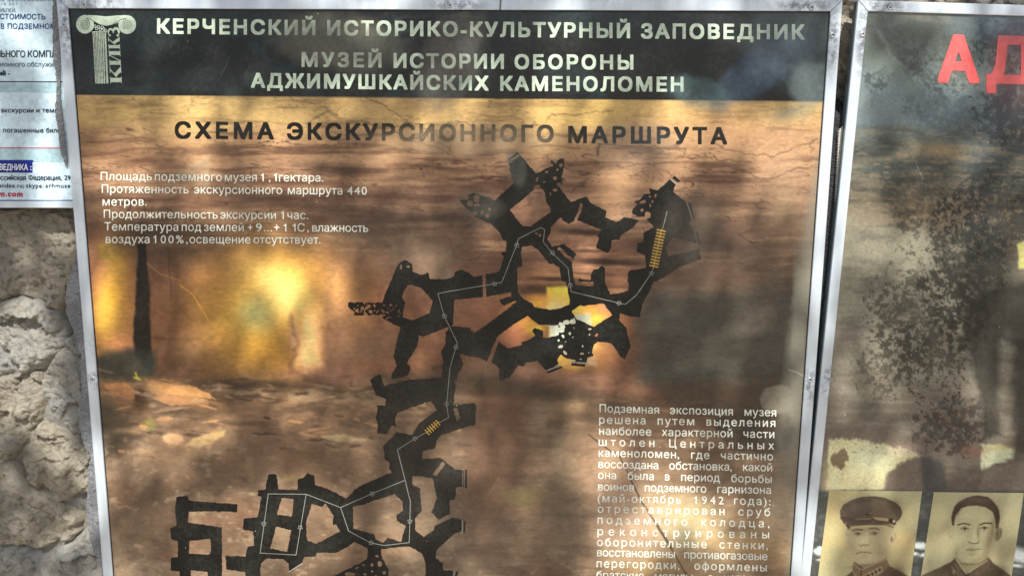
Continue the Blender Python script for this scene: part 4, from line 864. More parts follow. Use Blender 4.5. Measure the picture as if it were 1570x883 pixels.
# upright letters beside the column, reading upwards
def serif_letters():
    gx = np.arange(380, 516, 1.5); gy = np.arange(240, 765, 1.5); X, Y = np.meshgrid(gx, gy); m = np.zeros(X.shape, bool)
    base = np.interp(Y, [245, 760], [486, 512])
    def put(ya, yb, solids, lines=()):
        nonlocal m
        U = (ya - Y) / (ya - yb); Vv = (base - X) / 103.
        for q in solids: m |= inside(q, U, Vv)
        for pts, wd in lines: m |= segd(pts, U * (ya - yb) / 103., Vv) < wd / 2
    R = lambda a, b, c, d: [(a, b), (c, b), (c, d), (a, d)]
    K = [R(.08, 0, .34, 1), R(0, 0, .42, .05), R(0, .95, .42, 1), [(.34, .40), (.42, .40), (.90, .97), (.80, .97)], [(.40, .50), (.58, .66), (1.0, .03), (.70, .03)], R(.64, .94, 1.0, 1), R(.62, 0, 1.04, .05)]
    put(757, 606, K); put(447, 340, K)
    put(598, 455, [R(.08, 0, .32, 1), R(0, 0, .40, .05), R(0, .95, .40, 1), R(.68, 0, .92, 1), R(.60, 0, 1, .05), R(.60, .95, 1, 1), [(.30, .05), (.36, .05), (.70, .95), (.64, .95)]])
    w_ = 86 / 103.
    a1 = [(w_ * (.45 + .36 * math.cos(math.radians(t))), .74 + .22 * math.sin(math.radians(t))) for t in range(150, -100, -15)]
    a2 = [(w_ * (.47 + .42 * math.cos(math.radians(t))), .27 + .24 * math.sin(math.radians(t))) for t in range(95, -160, -15)]
    put(336, 250, [], [(a1, .09), (a2, .09), (a1[5:14], .17), (a2[3:13], .21), ([a1[0], (a1[0][0] + .02, a1[0][1] - .03)], .17), ([a2[-1], (a2[-1][0] + .03, a2[-1][1] + .03)], .20)])
    K_ = m.astype(float); Q = K_.copy(); Q[1:-1, 1:-1] = (K_[1:-1, 1:-1] * 4 + K_[:-2, 1:-1] + K_[2:, 1:-1] + K_[1:-1, :-2] + K_[1:-1, 2:]) / 8
    Q[0] = Q[-1] = 0; Q[:, 0] = Q[:, -1] = 0
    return mask_mesh('emblem_lettering', Q, gx, gy, -.0004, SO, lambda a, b: B(100 + a / 5.885, b / 5.885))
link('emblem_lettering', serif_letters(), M_cream, em)

# ------------------------------------------------------------------ notice board at the upper left
NO = (-.3, .0, -.31)
PYN = .004
nbd = root_of('notice_board', NO, 'white notice board with blue and black print, left of the large brown sign', 'notice board')
Bn = lambda a, b: B(a, b, PYN)
def npoly(name, pts, dy, mat, parent): return flat_poly(name, pts, PYN - dy, mat, parent, NO, Bn)
x1, _ = Bn(118, 300); _, zb = Bn(50, 309)
link('paper_panel', box_mesh('paper_panel', -.62, float(B(108, 300, PYN)[0]) + .004, PYN, PYN + .006, float(zb) - .002, .30, NO), M_white, nbd)
pn = nbd
npoly('bottom_rail', [(-200, 309.5), (113, 309.5), (113, 318.5), (-200, 318.5)], .0015, M_metal, nbd)
link('rail_box', box_mesh('bottom_rail', -.62, float(B(112, 318, PYN)[0]), PYN - .0014, PYN + .012, float(B(50, 318.2, PYN)[1]), float(zb), NO), M_metal, nbd).name = 'rail_lip'
npoly('rule_line', [(-200, 306.8), (112, 306.8), (112, 308.2), (-200, 308.2)], .0004, M_navy, nbd)
npoly('rule_line', [(-200, 124.6), (96, 125.2), (96, 126.8), (-200, 126.2)], .0004, M_black, nbd)
npoly('rule_line', [(-200, 226.2), (97, 226.6), (97, 228), (-200, 227.6)], .0004, M_crim, nbd)
npoly('tint_band', [(-200, 128), (96, 128.5), (96, 142), (-200, 141)], .0003, M_tint, nbd)
npoly('tint_band', [(-200, 228.6), (97, 229), (106, 249), (-200, 248)], .0003, M_tint, nbd)
npoly('heading_label', [(-200, 245.5), (50, 245.5), (53, 248.5), (50, 248.5), (50, 265), (-200, 264)], .0006, M_blue, nbd)
def nt_(txt, a, b, y, cap, mat, bold=.01, dy=.0007): text_line(nbd, NO, PYN - dy, mat, [(t, p0, p1, y, y + .4) for t, p0, p1 in (txt if isinstance(txt, list) else [(txt, a, b)])], cap, bold, 'printed_word', Bn)
nt_('ЭКСКУРСИОННОЕ ОБСЛУЖИВАНИЕ', -70, 84, 2, 5, M_mid); nt_('С 6-16 ЛЕТ', -14, 27, 8, 3.2, M_mid, 0); nt_('РУБЛЕЙ.', -4.5, 25, 19, 5.4, M_mid, .008)
nt_([('СТОИМОСТЬ', 0, 70)], 0, 0, 29.8, 7.8, M_navy, .014); nt_([('В', 1.5, 6.8), ('ПОДЗЕМНОМ', 12, 86)], 0, 0, 44.5, 7.8, M_navy, .014)
nt_([('АЛЬНОГО', -14, 39), ('КОМПЛ', 43, 87)], 0, 0, 88, 10, M_black, .012)
nt_([('сионного', -5, 38.5), ('обслужива', 42, 93)], 0, 0, 102.5, 7.2, M_mid, .008); nt_([('ний', -7, 9), ('-', 12.5, 15)], 0, 0, 116, 7.2, M_black, .022)
nt_([('экскурсии', 1.5, 52), ('и', 56, 61), ('темп', 65, 89)], 0, 0, 172.8, 7, M_black, .018); nt_([('и', -5, 0), ('погашенные', 5, 67), ('биле', 71, 93)], 0, 0, 203.4, 7, M_black, .018)
nt_([('ВЕДНИКА', 0, 43.5), (':', 47, 49)], 0, 0, 260.8, 9, M_paperw, .012, .0010)
nt_([('оссийская', -4, 40), ('Федерация,', 44, 95), ('29', 99, 108.5)], 0, 0, 276, 7.2, M_black, .016)
nt_([('yandex.ru;', -6, 37), ('skype:', 40.5, 67), ('arhmuse', 70, 108)], 0, 0, 287.8, 6.8, M_black, .012)
nt_([('m.com', -1, 35)], 0, 0, 301, 8.2, M_crim, .024)

# ------------------------------------------------------------------ cement smeared along the left side of the brown sign
cem = root_of('cement_smear', (.02, .03, -.5), 'rough grey cement smeared along the left frame of the brown sign', 'cement')
CO = (.02, .03, -.5)
def smear(left, right, seed, front, back=.05):
    ly = [p[1] for p in left]; lx = [p[0] for p in left]; ry = [p[1] for p in right]; rx = [p[0] for p in right]
    ys = np.arange(ly[0], ly[-1], 1.2); n = 26; V = []
    for y in ys:
        a = np.interp(y, ly, lx) + 5 * (fbm(np.array([y / 9.]), np.array([1.]), seed)[0] - .5) + 2 * (vn(np.array([y / 2.]), np.array([2.]), seed)[0] - .5); b = np.interp(y, ry, rx)
        t = np.linspace(0, 1, n); X = a + (b - a) * t; Yp = np.full(n, y)
        ed = np.sqrt(np.clip(1 - (1 - np.clip(t * 7.0, 0, 1)) ** 2, 0, 1))
        d = back - (back - front) * ed - .005 * (fbm(X / 7, Yp / 7, seed + 1, 4) - .5) * ed
        x, z = B(X, Yp, .01); V.append(np.stack([x, d, z], 1))
    V = np.concatenate(V); return link('cement_patch', mesh_np('cement_patch', V, gridfaces(n, len(ys)), CO, False), M_cement, cem)
OL = [(95, -20), (98, 145), (113.5, 300), (137, 580), (163, 900)]
smear([(83, -20), (85, 20), (84.5, 60), (86, 100), (91, 125), (89, 160), (91, 195), (97, 230), (105, 256)], OL, 3, .0005, .012)
smear([(122, 330), (116, 400), (100, 440), (98, 475), (110, 505), (124, 545), (123, 600), (120, 640), (124, 672), (138, 700), (133, 722), (131, 770), (133, 812), (141, 840), (156, 875), (160, 900)], OL, 8, .008, .034)

# ------------------------------------------------------------------ right-hand sign
RA = math.radians(-1.45)       # hung slightly askew
tlx, tlz = (float(q) for q in B(1329.3, 18.3))
def Rt(p_): return (tlx + p_[0] * math.cos(RA) - p_[1] * math.sin(RA), tlz + p_[0] * math.sin(RA) + p_[1] * math.cos(RA))
RO = (1.6, 0, -1.3)
sec = root_of('information_sign', RO, 'grey-brown weathered sign with red letters and two sepia portraits, cut by the right edge', 'sign')
def paint_side(px, py):
    p = Paint(px, py, (96, 92, 78)); X, Y = px, py
    stops = [(0, (84, 88, 82)), (60, (80, 84, 76)), (150, (98, 106, 100)), (185, (98, 104, 98)), (205, (76, 78, 68)), (260, (66, 68, 60)), (300, (98, 86, 68)), (350, (112, 106, 88)), (440, (114, 108, 90)), (560, (106, 98, 82)), (640, (98, 88, 74)), (700, (90, 78, 66)), (900, (84, 76, 64))]
    ys = [s[0] for s in stops]; Yw = Y + 24 * (fbm(X / 90, Y / 40, 2) - .5)
    p.c = np.stack([np.interp(Yw, ys, [s[1][k] for s in stops]) for k in range(3)], 1)
    f = fbm(X / 70, Y / 26, 5, 5); p.mix(.45 * ss(.52, .7, f), (122, 116, 98)); p.mix(.45 * ss(.48, .3, f), (70, 68, 58))
    p.blob(1350, 150, 60, 50, (112, 124, 122), .7); p.blob(1430, 170, 60, 40, (96, 108, 108), .5); p.blob(1335, 190, 40, 20, (84, 94, 98), .5); p.blob(1560, 45, 60, 34, (78, 96, 106), .7); p.blob(1500, 210, 60, 70, (66, 76, 80), .6)
    p.blob(1350, 200, 70, 6, (84, 84, 70), .5); p.blob(1360, 265, 50, 50, (56, 60, 56), .6); p.blob(1440, 232, 50, 12, (142, 118, 84), .8, 2, warp=.8); p.blob(1410, 330, 60, 20, (136, 110, 80), .55, 0, warp=.8); p.blob(1550, 340, 20, 60, (92, 70, 50), .6)
    p.blob(1480, 340, 40, 30, (96, 80, 64), .5, 0, warp=1); p.blob(1570, 260, 60, 60, (52, 56, 58), .6)
    p.line([(1348, 48), (1362, 80), (1385, 110), (1410, 125)], 7, (118, 122, 108), .55, 4, 6); p.line([(1355, 20), (1365, 45), (1380, 60)], 2, (104, 104, 92), .6, 2, 5)
    p.line([(1404, 250), (1416, 276)], 1.6, (140, 150, 156), .7, 1)
    zz = ss(185, 205, Y + 8 * (fbm(X / 20, Y / 10, 2) - .5)) * ss(370, 330, Y); g = fbm(X / 46, Y / 8 + fbm(X / 50, Y / 30, 3), 6, 5)
    p.mix(zz * .4 * ss(.5, .7, g), (112, 100, 80)); p.mix(zz * .42 * ss(.5, .3, g), (50, 52, 47)); g = fbm(X / 20, Y / 4, 9, 4); p.mix(zz * .4 * ss(.56, .7, g), (134, 112, 82))
    zz = ss(370, 420, Y) * ss(680, 640, Y); g = fbm(X / 60, Y / 7, 16, 4); p.mix(zz * .2 * ss(.5, .7, g), (140, 134, 114)); p.mix(zz * .15 * ss(.5, .3, g), (84, 78, 66))
    # reflected foliage painted into the print as dark mottling
    r = fbm(X / 7, Y / 6.5, 8, 4); q = fbm(X / 2.6, Y / 2.4, 12, 3); mm = .62 * r + .38 * q
    def mott(x, y, rx, ry, col, a=.8, th=.5, rot=0):
        a = a * .70
        c, s_ = math.cos(math.radians(rot)), math.sin(math.radians(rot)); u = ((X - x) * c + (Y - y) * s_) / rx; v = (-(X - x) * s_ + (Y - y) * c) / ry
        R = np.sqrt(u * u + v * v) + .5 * (fbm(X / 30, Y / 30, 15) - .5); env = ss(1.15, .55, R)
        p.mix(a * ss(th - .06, th + .06, mm + .17 * (env - .75)) * (env > 0.01), col)
    mott(1420, 500, 84, 110, (50, 48, 40), .85, .485); mott(1370, 560, 60, 60, (54, 52, 44), .8, .5); mott(1480, 420, 60, 110, (42, 42, 38), .85, .46); mott(1520, 330, 70, 60, (40, 44, 44), .8, .46)
    mott(1400, 85, 30, 34, (52, 52, 46), .55, .53); mott(1425, 110, 40, 30, (60, 60, 54), .5, .54, 40); mott(1440, 165, 60, 44, (58, 66, 70), .6, .5); mott(1345, 122, 20, 30, (48, 52, 50), .8, .52, 50); mott(1540, 70, 54, 44, (34, 42, 46), .85, .47); mott(1550, 170, 60, 60, (40, 44, 48), .85, .45); mott(1410, 345, 44, 14, (64, 60, 52), .7, .5); mott(1400, 300, 60, 60, (52, 52, 46), .6, .52); mott(1460, 650, 60, 50, (44, 40, 36), .8, .49); mott(1460, 100, 40, 60, (60, 64, 60), .6, .52)
    # dark standing figure-like shapes of the old picture
    p.poly([(1478, 470), (1520, 440), (1600, 430), (1600, 560), (1535, 520), (1532, 560), (1530, 640), (1536, 668), (1508, 672), (1500, 600), (1488, 540), (1476, 510)], (44, 43, 37), .75, 8, 6)
    p.poly([(1552, 520), (1610, 520), (1610, 700), (1555, 690)], (44, 42, 36), .7, 6, 6); p.blob(1510, 400, 46, 60, (48, 48, 42), .6, warp=.6); p.blob(1545, 512, 9, 12, (94, 92, 80), .6)
    p.poly([(1560, 375), (1580, 365), (1585, 412), (1562, 412)], (198, 188, 112), .9, 2, 2)
    # torn pale yellow strip above the portraits
    yl = [(1271, 673), (1300, 672), (1340, 678), (1380, 686), (1402, 692), (1410, 700), (1385, 708), (1362, 724), (1356, 752), (1268, 752)]
    p.poly(yl, (178, 168, 124), .92, 2.5, 5, 6); p.blob(1280, 740, 20, 40, (212, 198, 146), .85); p.blob(1335, 700, 30, 20, (190, 190, 152), .7); p.blob(1390, 690, 24, 10, (150, 130, 110), .6)
    p.poly([(1275, 700), (1295, 684), (1302, 700), (1290, 720), (1274, 712)], (104, 88, 64), .9, 1.5, 4, 6); p.poly([(1356, 752), (1362, 728), (1392, 706), (1420, 700), (1420, 752)], (104, 91, 76), .8, 5, 6)
    sp = vn(X / 3.2, Y / 2.2, 19); p.mix(.8 * ss(.80, .86, sp) * ss(668, 674, Y) * ss(700, 690, Y) * (X < 1400), (92, 78, 60))
    p.poly([(1505, 682), (1540, 683), (1558, 690), (1550, 702), (1503, 722)], (180, 180, 140), .9, 2.2, 4, 8); p.blob(1530, 686, 20, 5, (150, 130, 80), .6)
    p.poly([(1508, 716), (1600, 700), (1600, 756), (1500, 756)], (104, 92, 78), .8, 4, 4); p.blob(1490, 690, 18, 8, (120, 86, 70), .7, 0, warp=1)
    p.poly([(1412, 700), (1450, 706), (1450, 752), (1414, 756)], (62, 60, 56), .85, 5, 6)
    dk = ss(748, 756, Y); p.mix(dk * .85, (60, 62, 58)); f = fbm(X / 12, Y / 6, 14, 4); p.mix(dk * .5 * ss(.52, .68, f), (92, 94, 86))
    for (x, y, rx, ry) in ((1410, 836, 16, 5), (1402, 848, 8, 3), (1425, 852, 16, 4), (1262, 840, 8, 3), (1258, 858, 6, 2), (1562, 850, 20, 12), (1556, 866, 12, 3), (1255, 845, 8, 6)): p.blob(x, y, rx, ry, (206, 208, 194), .9, 6, 2, warp=1, ws=8)
    p.c *= (1.13 + .18 * (fbm(X / 4, Y / 3, 10, 3) - .5))[:, None]; p.c[:, 1] *= .985
    return p.c
xs = np.concatenate([np.arange(-.001, .285, .0015), np.arange(.285, .861, .01)]); zs = np.concatenate([np.arange(.001, -.93, -.0018), np.arange(-.94, -1.221, -.012)])
U, Vv = np.meshgrid(xs, zs); U = U.ravel(); Vv = Vv.ravel(); X = tlx + U * math.cos(RA) - Vv * math.sin(RA); Z = tlz + U * math.sin(RA) + Vv * math.cos(RA); px, py = P(X, Z)
link('print_panel', mesh_np('print_panel', np.stack([X, np.zeros_like(X), Z], 1), gridfaces(len(xs), len(zs)), RO, False, alb(paint_side(px, py))), M_side, sec)
rails(sec, RO, .86, 1.22, .0158, tf=Rt, yb=.002)
link('backing_board', prism('backing_board', [Rt((-.0154, .0154)), Rt((.8754, .0154)), Rt((.8754, -1.235)), Rt((-.0154, -1.235))], .0022, .015, RO), M_edge, sec)
for a in ((1363.5, 12.5), (1321, 53.5), (1269.5, 580)): rivet(sec, RO, *a)
for t, a, b in (('А', 1437.8, 1501), ('Д', 1512, 1588), ('Ж', 1598, 1690), ('И', 1704, 1770)):
    text_line(sec, RO, -.0005, M_red, [(t, a, b, 124 + (a - 1438) * .02, 124 + (b - 1438) * .02)], 69.5, .034, 'red_letter', B, 60)
# printed sepia portraits
def portrait(which, corners, ox, oy):
    c = np.array([B(a, b) for a, b in corners]); n, m = 150, 190
    u, v = np.meshgrid(np.linspace(0, 1, n), np.linspace(0, 1, m)); u = u.ravel()[:, None]; v = v.ravel()[:, None]
    q = c[0] * (1 - u) * (1 - v) + c[1] * u * (1 - v) + c[2] * u * v + c[3] * (1 - u) * v
    X, Z = q[:, 0], q[:, 1]; px, py = P(X, Z); X_, Y_ = (px - ox) * 6.175, (py - oy) * 6.175
    p = Paint(X_, Y_, (186, 172, 112)); f = fbm(X_ / 180, Y_ / 140, which, 4)
    p.mix(.6 * ss(.45, .75, f), (176, 170, 122)); p.mix(.5 * ss(.5, .3, f), (196, 172, 106))
    D, Mi, Sk, Lt = (88, 72, 52), (128, 108, 76), (178, 162, 112), (200, 186, 134)
    if which == 1:
        p.blob(120, 200, 120, 200, (210, 182, 112), .6); p.blob(800, 600, 120, 160, (184, 150, 96), .5)
        p.poly([(200, 900), (290, 830), (300, 740), (400, 800), (600, 700), (640, 780), (860, 900), (900, 1200), (100, 1200)], (98, 78, 58), .95, 8)     # tunic
        p.poly([(320, 740), (330, 640), (600, 560), (610, 700), (560, 760), (400, 800)], (152, 134, 92), 1, 10)          # neck
        p.poly([(232, 430), (690, 400), (690, 500), (640, 600), (620, 690), (560, 740), (480, 775), (400, 785), (330, 750), (270, 680), (248, 560)], Sk, 1, 9)   # face
        p.blob(600, 560, 70, 180, (164, 144, 98), .5, 8); p.blob(300, 640, 50, 110, (156, 138, 94), .5, -12); p.blob(400, 520, 70, 50, Lt, .5); p.blob(480, 700, 90, 40, Lt, .3); p.blob(380, 780, 120, 14, (112, 94, 66), .6, -8); p.blob(560, 650, 60, 60, (158, 138, 94), .4)
        p.blob(668, 520, 34, 64, (184, 166, 116), .95, 10, edge=.2); p.line([(690, 470), (700, 510), (660, 560)], 6, (120, 98, 68), .6, 5); p.blob(660, 530, 10, 24, (96, 76, 52), .8, 10)
        p.blob(236, 500, 14, 44, (176, 158, 110), .9, -6)
        p.blob(340, 440, 70, 12, (140, 118, 80), .8, 2); p.line([(290, 452), (330, 436), (382, 442)], 11, (104, 84, 58), .8, 6)      # brows
        p.line([(446, 430), (500, 424), (542, 438)], 12, (96, 76, 52), .85, 6); p.blob(490, 440, 60, 18, (140, 118, 80), .4)
        for (x, y) in ((340, 478), (497, 475)):
            p.blob(x, y, 40, 15, (150, 130, 90), .8); p.line([(x - 30, y + 2), (x - 8, y - 10), (x + 28, y - 1)], 6, (88, 68, 48), .85, 4); p.blob(x + 2, y + 1, 11, 10, (74, 58, 42), .95, edge=.4); p.blob(x - 4, y - 3, 3, 3, (210, 196, 150), .9, edge=.5); p.line([(x - 24, y + 14), (x, y + 18), (x + 26, y + 12)], 4, (140, 118, 84), .6, 4)
        p.line([(430, 470), (438, 530), (442, 575)], 12, (196, 182, 132), .5, 8); p.line([(352, 585), (368, 594), (398, 582), (425, 590), (442, 580)], 8, (98, 78, 54), .85, 5); p.blob(390, 560, 40, 24, Lt, .4); p.blob(454, 560, 14, 30, (150, 130, 90), .4)
        p.line([(322, 668), (365, 652), (400, 655), (430, 654), (470, 662)], 7, (96, 72, 52), .9, 4); p.blob(395, 642, 60, 8, (150, 124, 86), .5); p.blob(400, 676, 46, 9, (158, 128, 92), .7); p.blob(400, 700, 40, 8, (136, 116, 80), .5)
        p.line([(270, 600), (330, 640)], 4, (156, 134, 92), .4, 8)
        p.poly([(235, 430), (255, 400), (460, 372), (640, 388), (688, 420), (676, 424), (600, 400), (430, 396), (280, 410), (258, 438)], (118, 96, 68), .8, 5)
        # peaked cap
        p.poly([(170, 262), (200, 205), (280, 160), (370, 130), (490, 122), (600, 138), (690, 178), (745, 225), (762, 280), (745, 330), (700, 372), (690, 402), (640, 384), (520, 392), (380, 396), (260, 400), (250, 432), (200, 372), (176, 325)], (102, 86, 68), 1, 4)
        p.blob(350, 220, 160, 60, (116, 100, 80), .7, -8); p.poly([(480, 150), (600, 150), (680, 240), (700, 330), (640, 340), (480, 320), (470, 220)], (130, 110, 78), .6, 26, 10); p.blob(690, 220, 40, 60, (96, 76, 52), .6, 30); p.line([(186, 250), (300, 190), (500, 140), (690, 190), (750, 260)], 5, (72, 56, 42), .4, 5)
        p.line([(186, 330), (330, 350), (480, 350), (630, 362), (690, 380)], 26, (94, 74, 56), .8, 8); p.poly([(300, 340), (400, 330), (470, 332), (460, 346), (320, 350)], (152, 130, 92), .7, 4); p.poly([(478, 320), (560, 326), (632, 336), (628, 362), (520, 350)], (180, 162, 108), .85, 4)
        p.blob(652, 352, 22, 18, (70, 54, 42), .9, edge=.3); p.blob(682, 360, 12, 14, (200, 182, 124), .9, edge=.3); p.poly([(434, 268), (446, 290), (470, 290), (450, 304), (456, 324), (434, 312), (414, 320), (418, 300), (396, 290), (422, 288)], (84, 60, 44), .9, 2); p.line([(436, 290), (466, 286)], 3, (206, 186, 140), .8, 2); p.line([(434, 296), (450, 312)], 3, (190, 170, 124), .7, 2)
        p.line([(210, 380), (262, 420)], 9, (84, 64, 46), .8, 4); p.blob(222, 388, 10, 9, (196, 180, 130), .8)
        # collar
        p.poly([(298, 755), (370, 815), (600, 712), (640, 780), (560, 860), (370, 960), (290, 880)], (136, 112, 78), .9, 6); p.line([(302, 760), (372, 822), (600, 720)], 5, (192, 172, 120), .85, 3); p.line([(372, 822), (360, 960)], 8, (84, 64, 46), .9, 4)
        p.line([(385, 880), (560, 790), (575, 830), (450, 900)], 5, (196, 176, 124), .85, 3); p.poly([(420, 872), (548, 806), (556, 824), (440, 896)], (92, 70, 54), .9, 4)
        for k in range(3): p.line([(450 + 34 * k, 846 - 16 * k), (466 + 34 * k, 876 - 16 * k)], 7, (206, 188, 136), .9, 3)
        p.line([(290, 830), (340, 900)], 5, (190, 168, 120), .7, 4); p.blob(720, 860, 60, 90, (70, 54, 42), .6)
    else:
        p.mix(.5, (176, 170, 124)); p.blob(220, 180, 90, 90, (170, 168, 116), .6, warp=.5); p.blob(820, 650, 90, 120, (158, 146, 98), .5); p.blob(700, 100, 200, 60, (196, 184, 130), .5)
        p.poly([(20, 870), (180, 800), (300, 740), (340, 700), (440, 860), (620, 740), (650, 700), (700, 760), (860, 870), (900, 1200), (0, 1200)], (92, 78, 56), .96, 8); p.blob(760, 840, 80, 60, (68, 58, 44), .6); p.blob(160, 860, 80, 40, (110, 94, 68), .5)
        p.poly([(345, 700), (640, 660), (645, 720), (480, 850), (430, 850), (360, 790)], (158, 146, 98), 1, 9)
        p.poly([(318, 330), (400, 220), (600, 215), (715, 320), (720, 450), (690, 560), (655, 660), (600, 720), (530, 760), (470, 765), (400, 740), (345, 690), (322, 560)], (188, 178, 122), 1, 8)
        p.blob(650, 560, 40, 170, (138, 122, 82), .7, 12); p.blob(690, 440, 26, 120, (120, 104, 70), .6, 6); p.blob(450, 300, 110, 60, (202, 192, 138), .6); p.blob(430, 600, 80, 90, (200, 190, 134), .5); p.blob(560, 720, 90, 30, (140, 124, 84), .6, -30); p.blob(348, 640, 18, 90, (158, 144, 98), .5); p.blob(470, 765, 100, 12, (116, 100, 70), .6, 0)
        p.blob(292, 478, 22, 52, (180, 168, 116), .9, 0, edge=.25); p.line([(276, 445), (278, 500), (300, 520)], 5, (150, 134, 92), .6, 4)
        p.blob(742, 480, 34, 66, (140, 124, 84), .95, 14, edge=.2); p.line([(774, 440), (766, 500), (722, 545)], 7, (96, 80, 56), .7, 5); p.blob(736, 480, 14, 34, (92, 76, 52), .6, 14)
        # short swept-back hair
        p.poly([(306, 400), (298, 320), (322, 230), (372, 175), (450, 135), (540, 114), (640, 128), (705, 180), (748, 250), (758, 330), (742, 420), (722, 440), (712, 340), (690, 270), (620, 226), (540, 212), (450, 215), (390, 240), (340, 300), (322, 400)], (92, 76, 58), 1, 6, 4, 20)
        p.blob(540, 160, 120, 30, (122, 102, 82), .7, 4); p.blob(350, 260, 30, 60, (70, 58, 42), .6, 20); p.blob(735, 300, 18, 70, (70, 58, 42), .6); 
        for k in range(7): p.line([(380 + 45 * k, 228 - abs(k - 3) * 2), (400 + 45 * k, 180), (430 + 42 * k, 150)], 4, (74, 60, 44), .35, 4, 5, 20)
        p.line([(360, 396), (410, 380), (474, 392)], 12, (78, 64, 44), .9, 5); p.line([(570, 396), (610, 376), (680, 380)], 13, (70, 56, 40), .92, 5)
        for (x, y) in ((424, 430), (610, 424)):
            p.blob(x, y, 46, 16, (162, 146, 100), .7); p.line([(x - 38, y + 4), (x - 6, y - 14), (x + 38, y)], 6, (72, 58, 40), .9, 3); p.blob(x + 2, y, 14, 12, (66, 54, 38), .95, edge=.35); p.blob(x - 4, y - 4, 3.5, 3.5, (214, 204, 156), .9, edge=.5); p.line([(x - 28, y + 14), (x, y + 18), (x + 34, y + 10)], 4, (128, 112, 76), .6, 3); p.blob(x, y + 32, 36, 8, (158, 142, 98), .5)
        p.blob(554, 450, 16, 60, (138, 122, 82), .65, 4); p.line([(548, 420), (556, 500), (562, 550)], 8, (132, 114, 78), .5, 7); p.blob(510, 500, 16, 60, (210, 200, 146), .5)
        p.line([(460, 556), (488, 568), (514, 572), (545, 566), (560, 556)], 8, (88, 72, 48), .85, 4); p.blob(510, 548, 26, 14, (204, 194, 140), .6)
        p.line([(440, 632), (480, 628), (506, 634), (530, 628), (572, 622)], 6, (84, 66, 46), .9, 3); p.blob(505, 620, 48, 7, (150, 124, 84), .5); p.blob(505, 648, 44, 9, (164, 142, 98), .6); p.blob(505, 672, 36, 7, (140, 124, 84), .5)
        p.poly([(330, 710), (440, 862), (650, 700), (668, 760), (560, 900), (330, 900), (290, 800)], (104, 88, 64), .85, 6); p.line([(338, 715), (442, 858), (640, 728)], 6, (196, 186, 134), .9, 3); p.line([(300, 790), (380, 885)], 6, (170, 156, 110), .7, 3); p.line([(330, 760), (400, 880)], 4, (176, 160, 112), .7, 3); p.blob(320, 840, 12, 20, (190, 172, 124), .6); p.blob(450, 880, 20, 30, (60, 50, 38), .7)
    p.c = 154 + (p.c - 154) * 1.06; p.c = np.clip(p.c, 30, 235); p.mix(.05, (150, 141, 116)); lm = p.c.mean(1); p.c *= np.where(lm < 140, .80 + .20 * lm / 140, 1)[:, None]; p.c = p.c * .86 + p.c.mean(1)[:, None] * np.array([1.06, 1.0, .86]) * .14; p.c *= np.array([1.0, .98, 1.05]); p.c *= (.96 + .10 * (fbm(X_ / 14, Y_ / 10, 6, 3) - .5))[:, None]
    e = fbm(X_ / 60, Y_ / 50, 9, 4); p.mix(.12 * ss(.55, .75, e), (168, 158, 112))
    V = np.stack([X, np.full_like(X, -.0006), Z], 1)
    o = link('portrait_photo', mesh_np('portrait_photo', V, gridfaces(n, m), RO, False, alb(p.c)), M_photo, sec)
    o['label'] = ('sepia portrait print of a soldier in a peaked cap', 'sepia portrait print of a bareheaded young soldier')[which - 1]
portrait(1, [(1271, 751.5), (1413.5, 752.5), (1388, 945), (1246, 944)], 1260, 740)
portrait(2, [(1431.5, 753.8), (1569.5, 755), (1541, 948), (1402, 946)], 1410, 740)

# ------------------------------------------------------------------ between the two signs
sl_ = root_of('sealant_strip', (1.2, .03, -.6), 'rough black sealant strip filling the narrow gap between the two signs', 'sealant')
SLO = (1.2, .03, -.6)
def seal():
    ys = np.arange(150, 905, 1.4); n = 20; V = []
    for y in ys:
        a = np.interp(y, [150, 190, 900], [1268, 1262, 1214]); b = np.interp(y, [150, 190, 300, 900], [1296, 1302, 1296, 1244]); t = np.linspace(0, 1, n); X = a + (b - a) * t; Yp = np.full(n, y)
        d = .016 - .003 * fbm(X / 3, Yp / 3, 7, 3) + .03 * ss(200, 150, Yp + 30 * fbm(X / 8, Yp / 8, 3))
        x, z = B(X, Yp, .016); V.append(np.stack([x, d, z], 1))
    return mesh_np('sealant_bead', np.concatenate(V), gridfaces(n, len(ys)), SLO, True)
link('sealant_bead', seal(), M_tar, sl_)
fo = root_of('foam_strip', (1.22, .012, -.3), 'thin pale corrugated foam edge squeezed beside the right sign frame', 'foam strip')
FO = (1.22, .012, -.3)
V = []; F = []; ysf = np.arange(193, 372, 1.1)
for k, y in enumerate(ysf):
    xr = np.interp(y, [193, 372], [1296.5, 1281]); wd = np.interp(y, [193, 200, 260, 372], [2, 9, 6.5, 1.5]); wv = .9 * (k % 4 < 2) + 1.2 * random.random() * .4
    for (X, yy) in ((xr - wd - wv, .014), (xr - wd - wv, .0085), (xr + 1, .0075), (xr + 1, .014)):
        x, z = B(X, y, .0085); V.append((float(x), yy, float(z)))
for k in range(len(ysf) - 1):
    for j in range(3): F.append((4 * k + j, 4 * (k + 1) + j, 4 * (k + 1) + j + 1, 4 * k + j + 1))
link('foam_edge', mesh_np('foam_edge', V, F, FO), M_foam, fo)

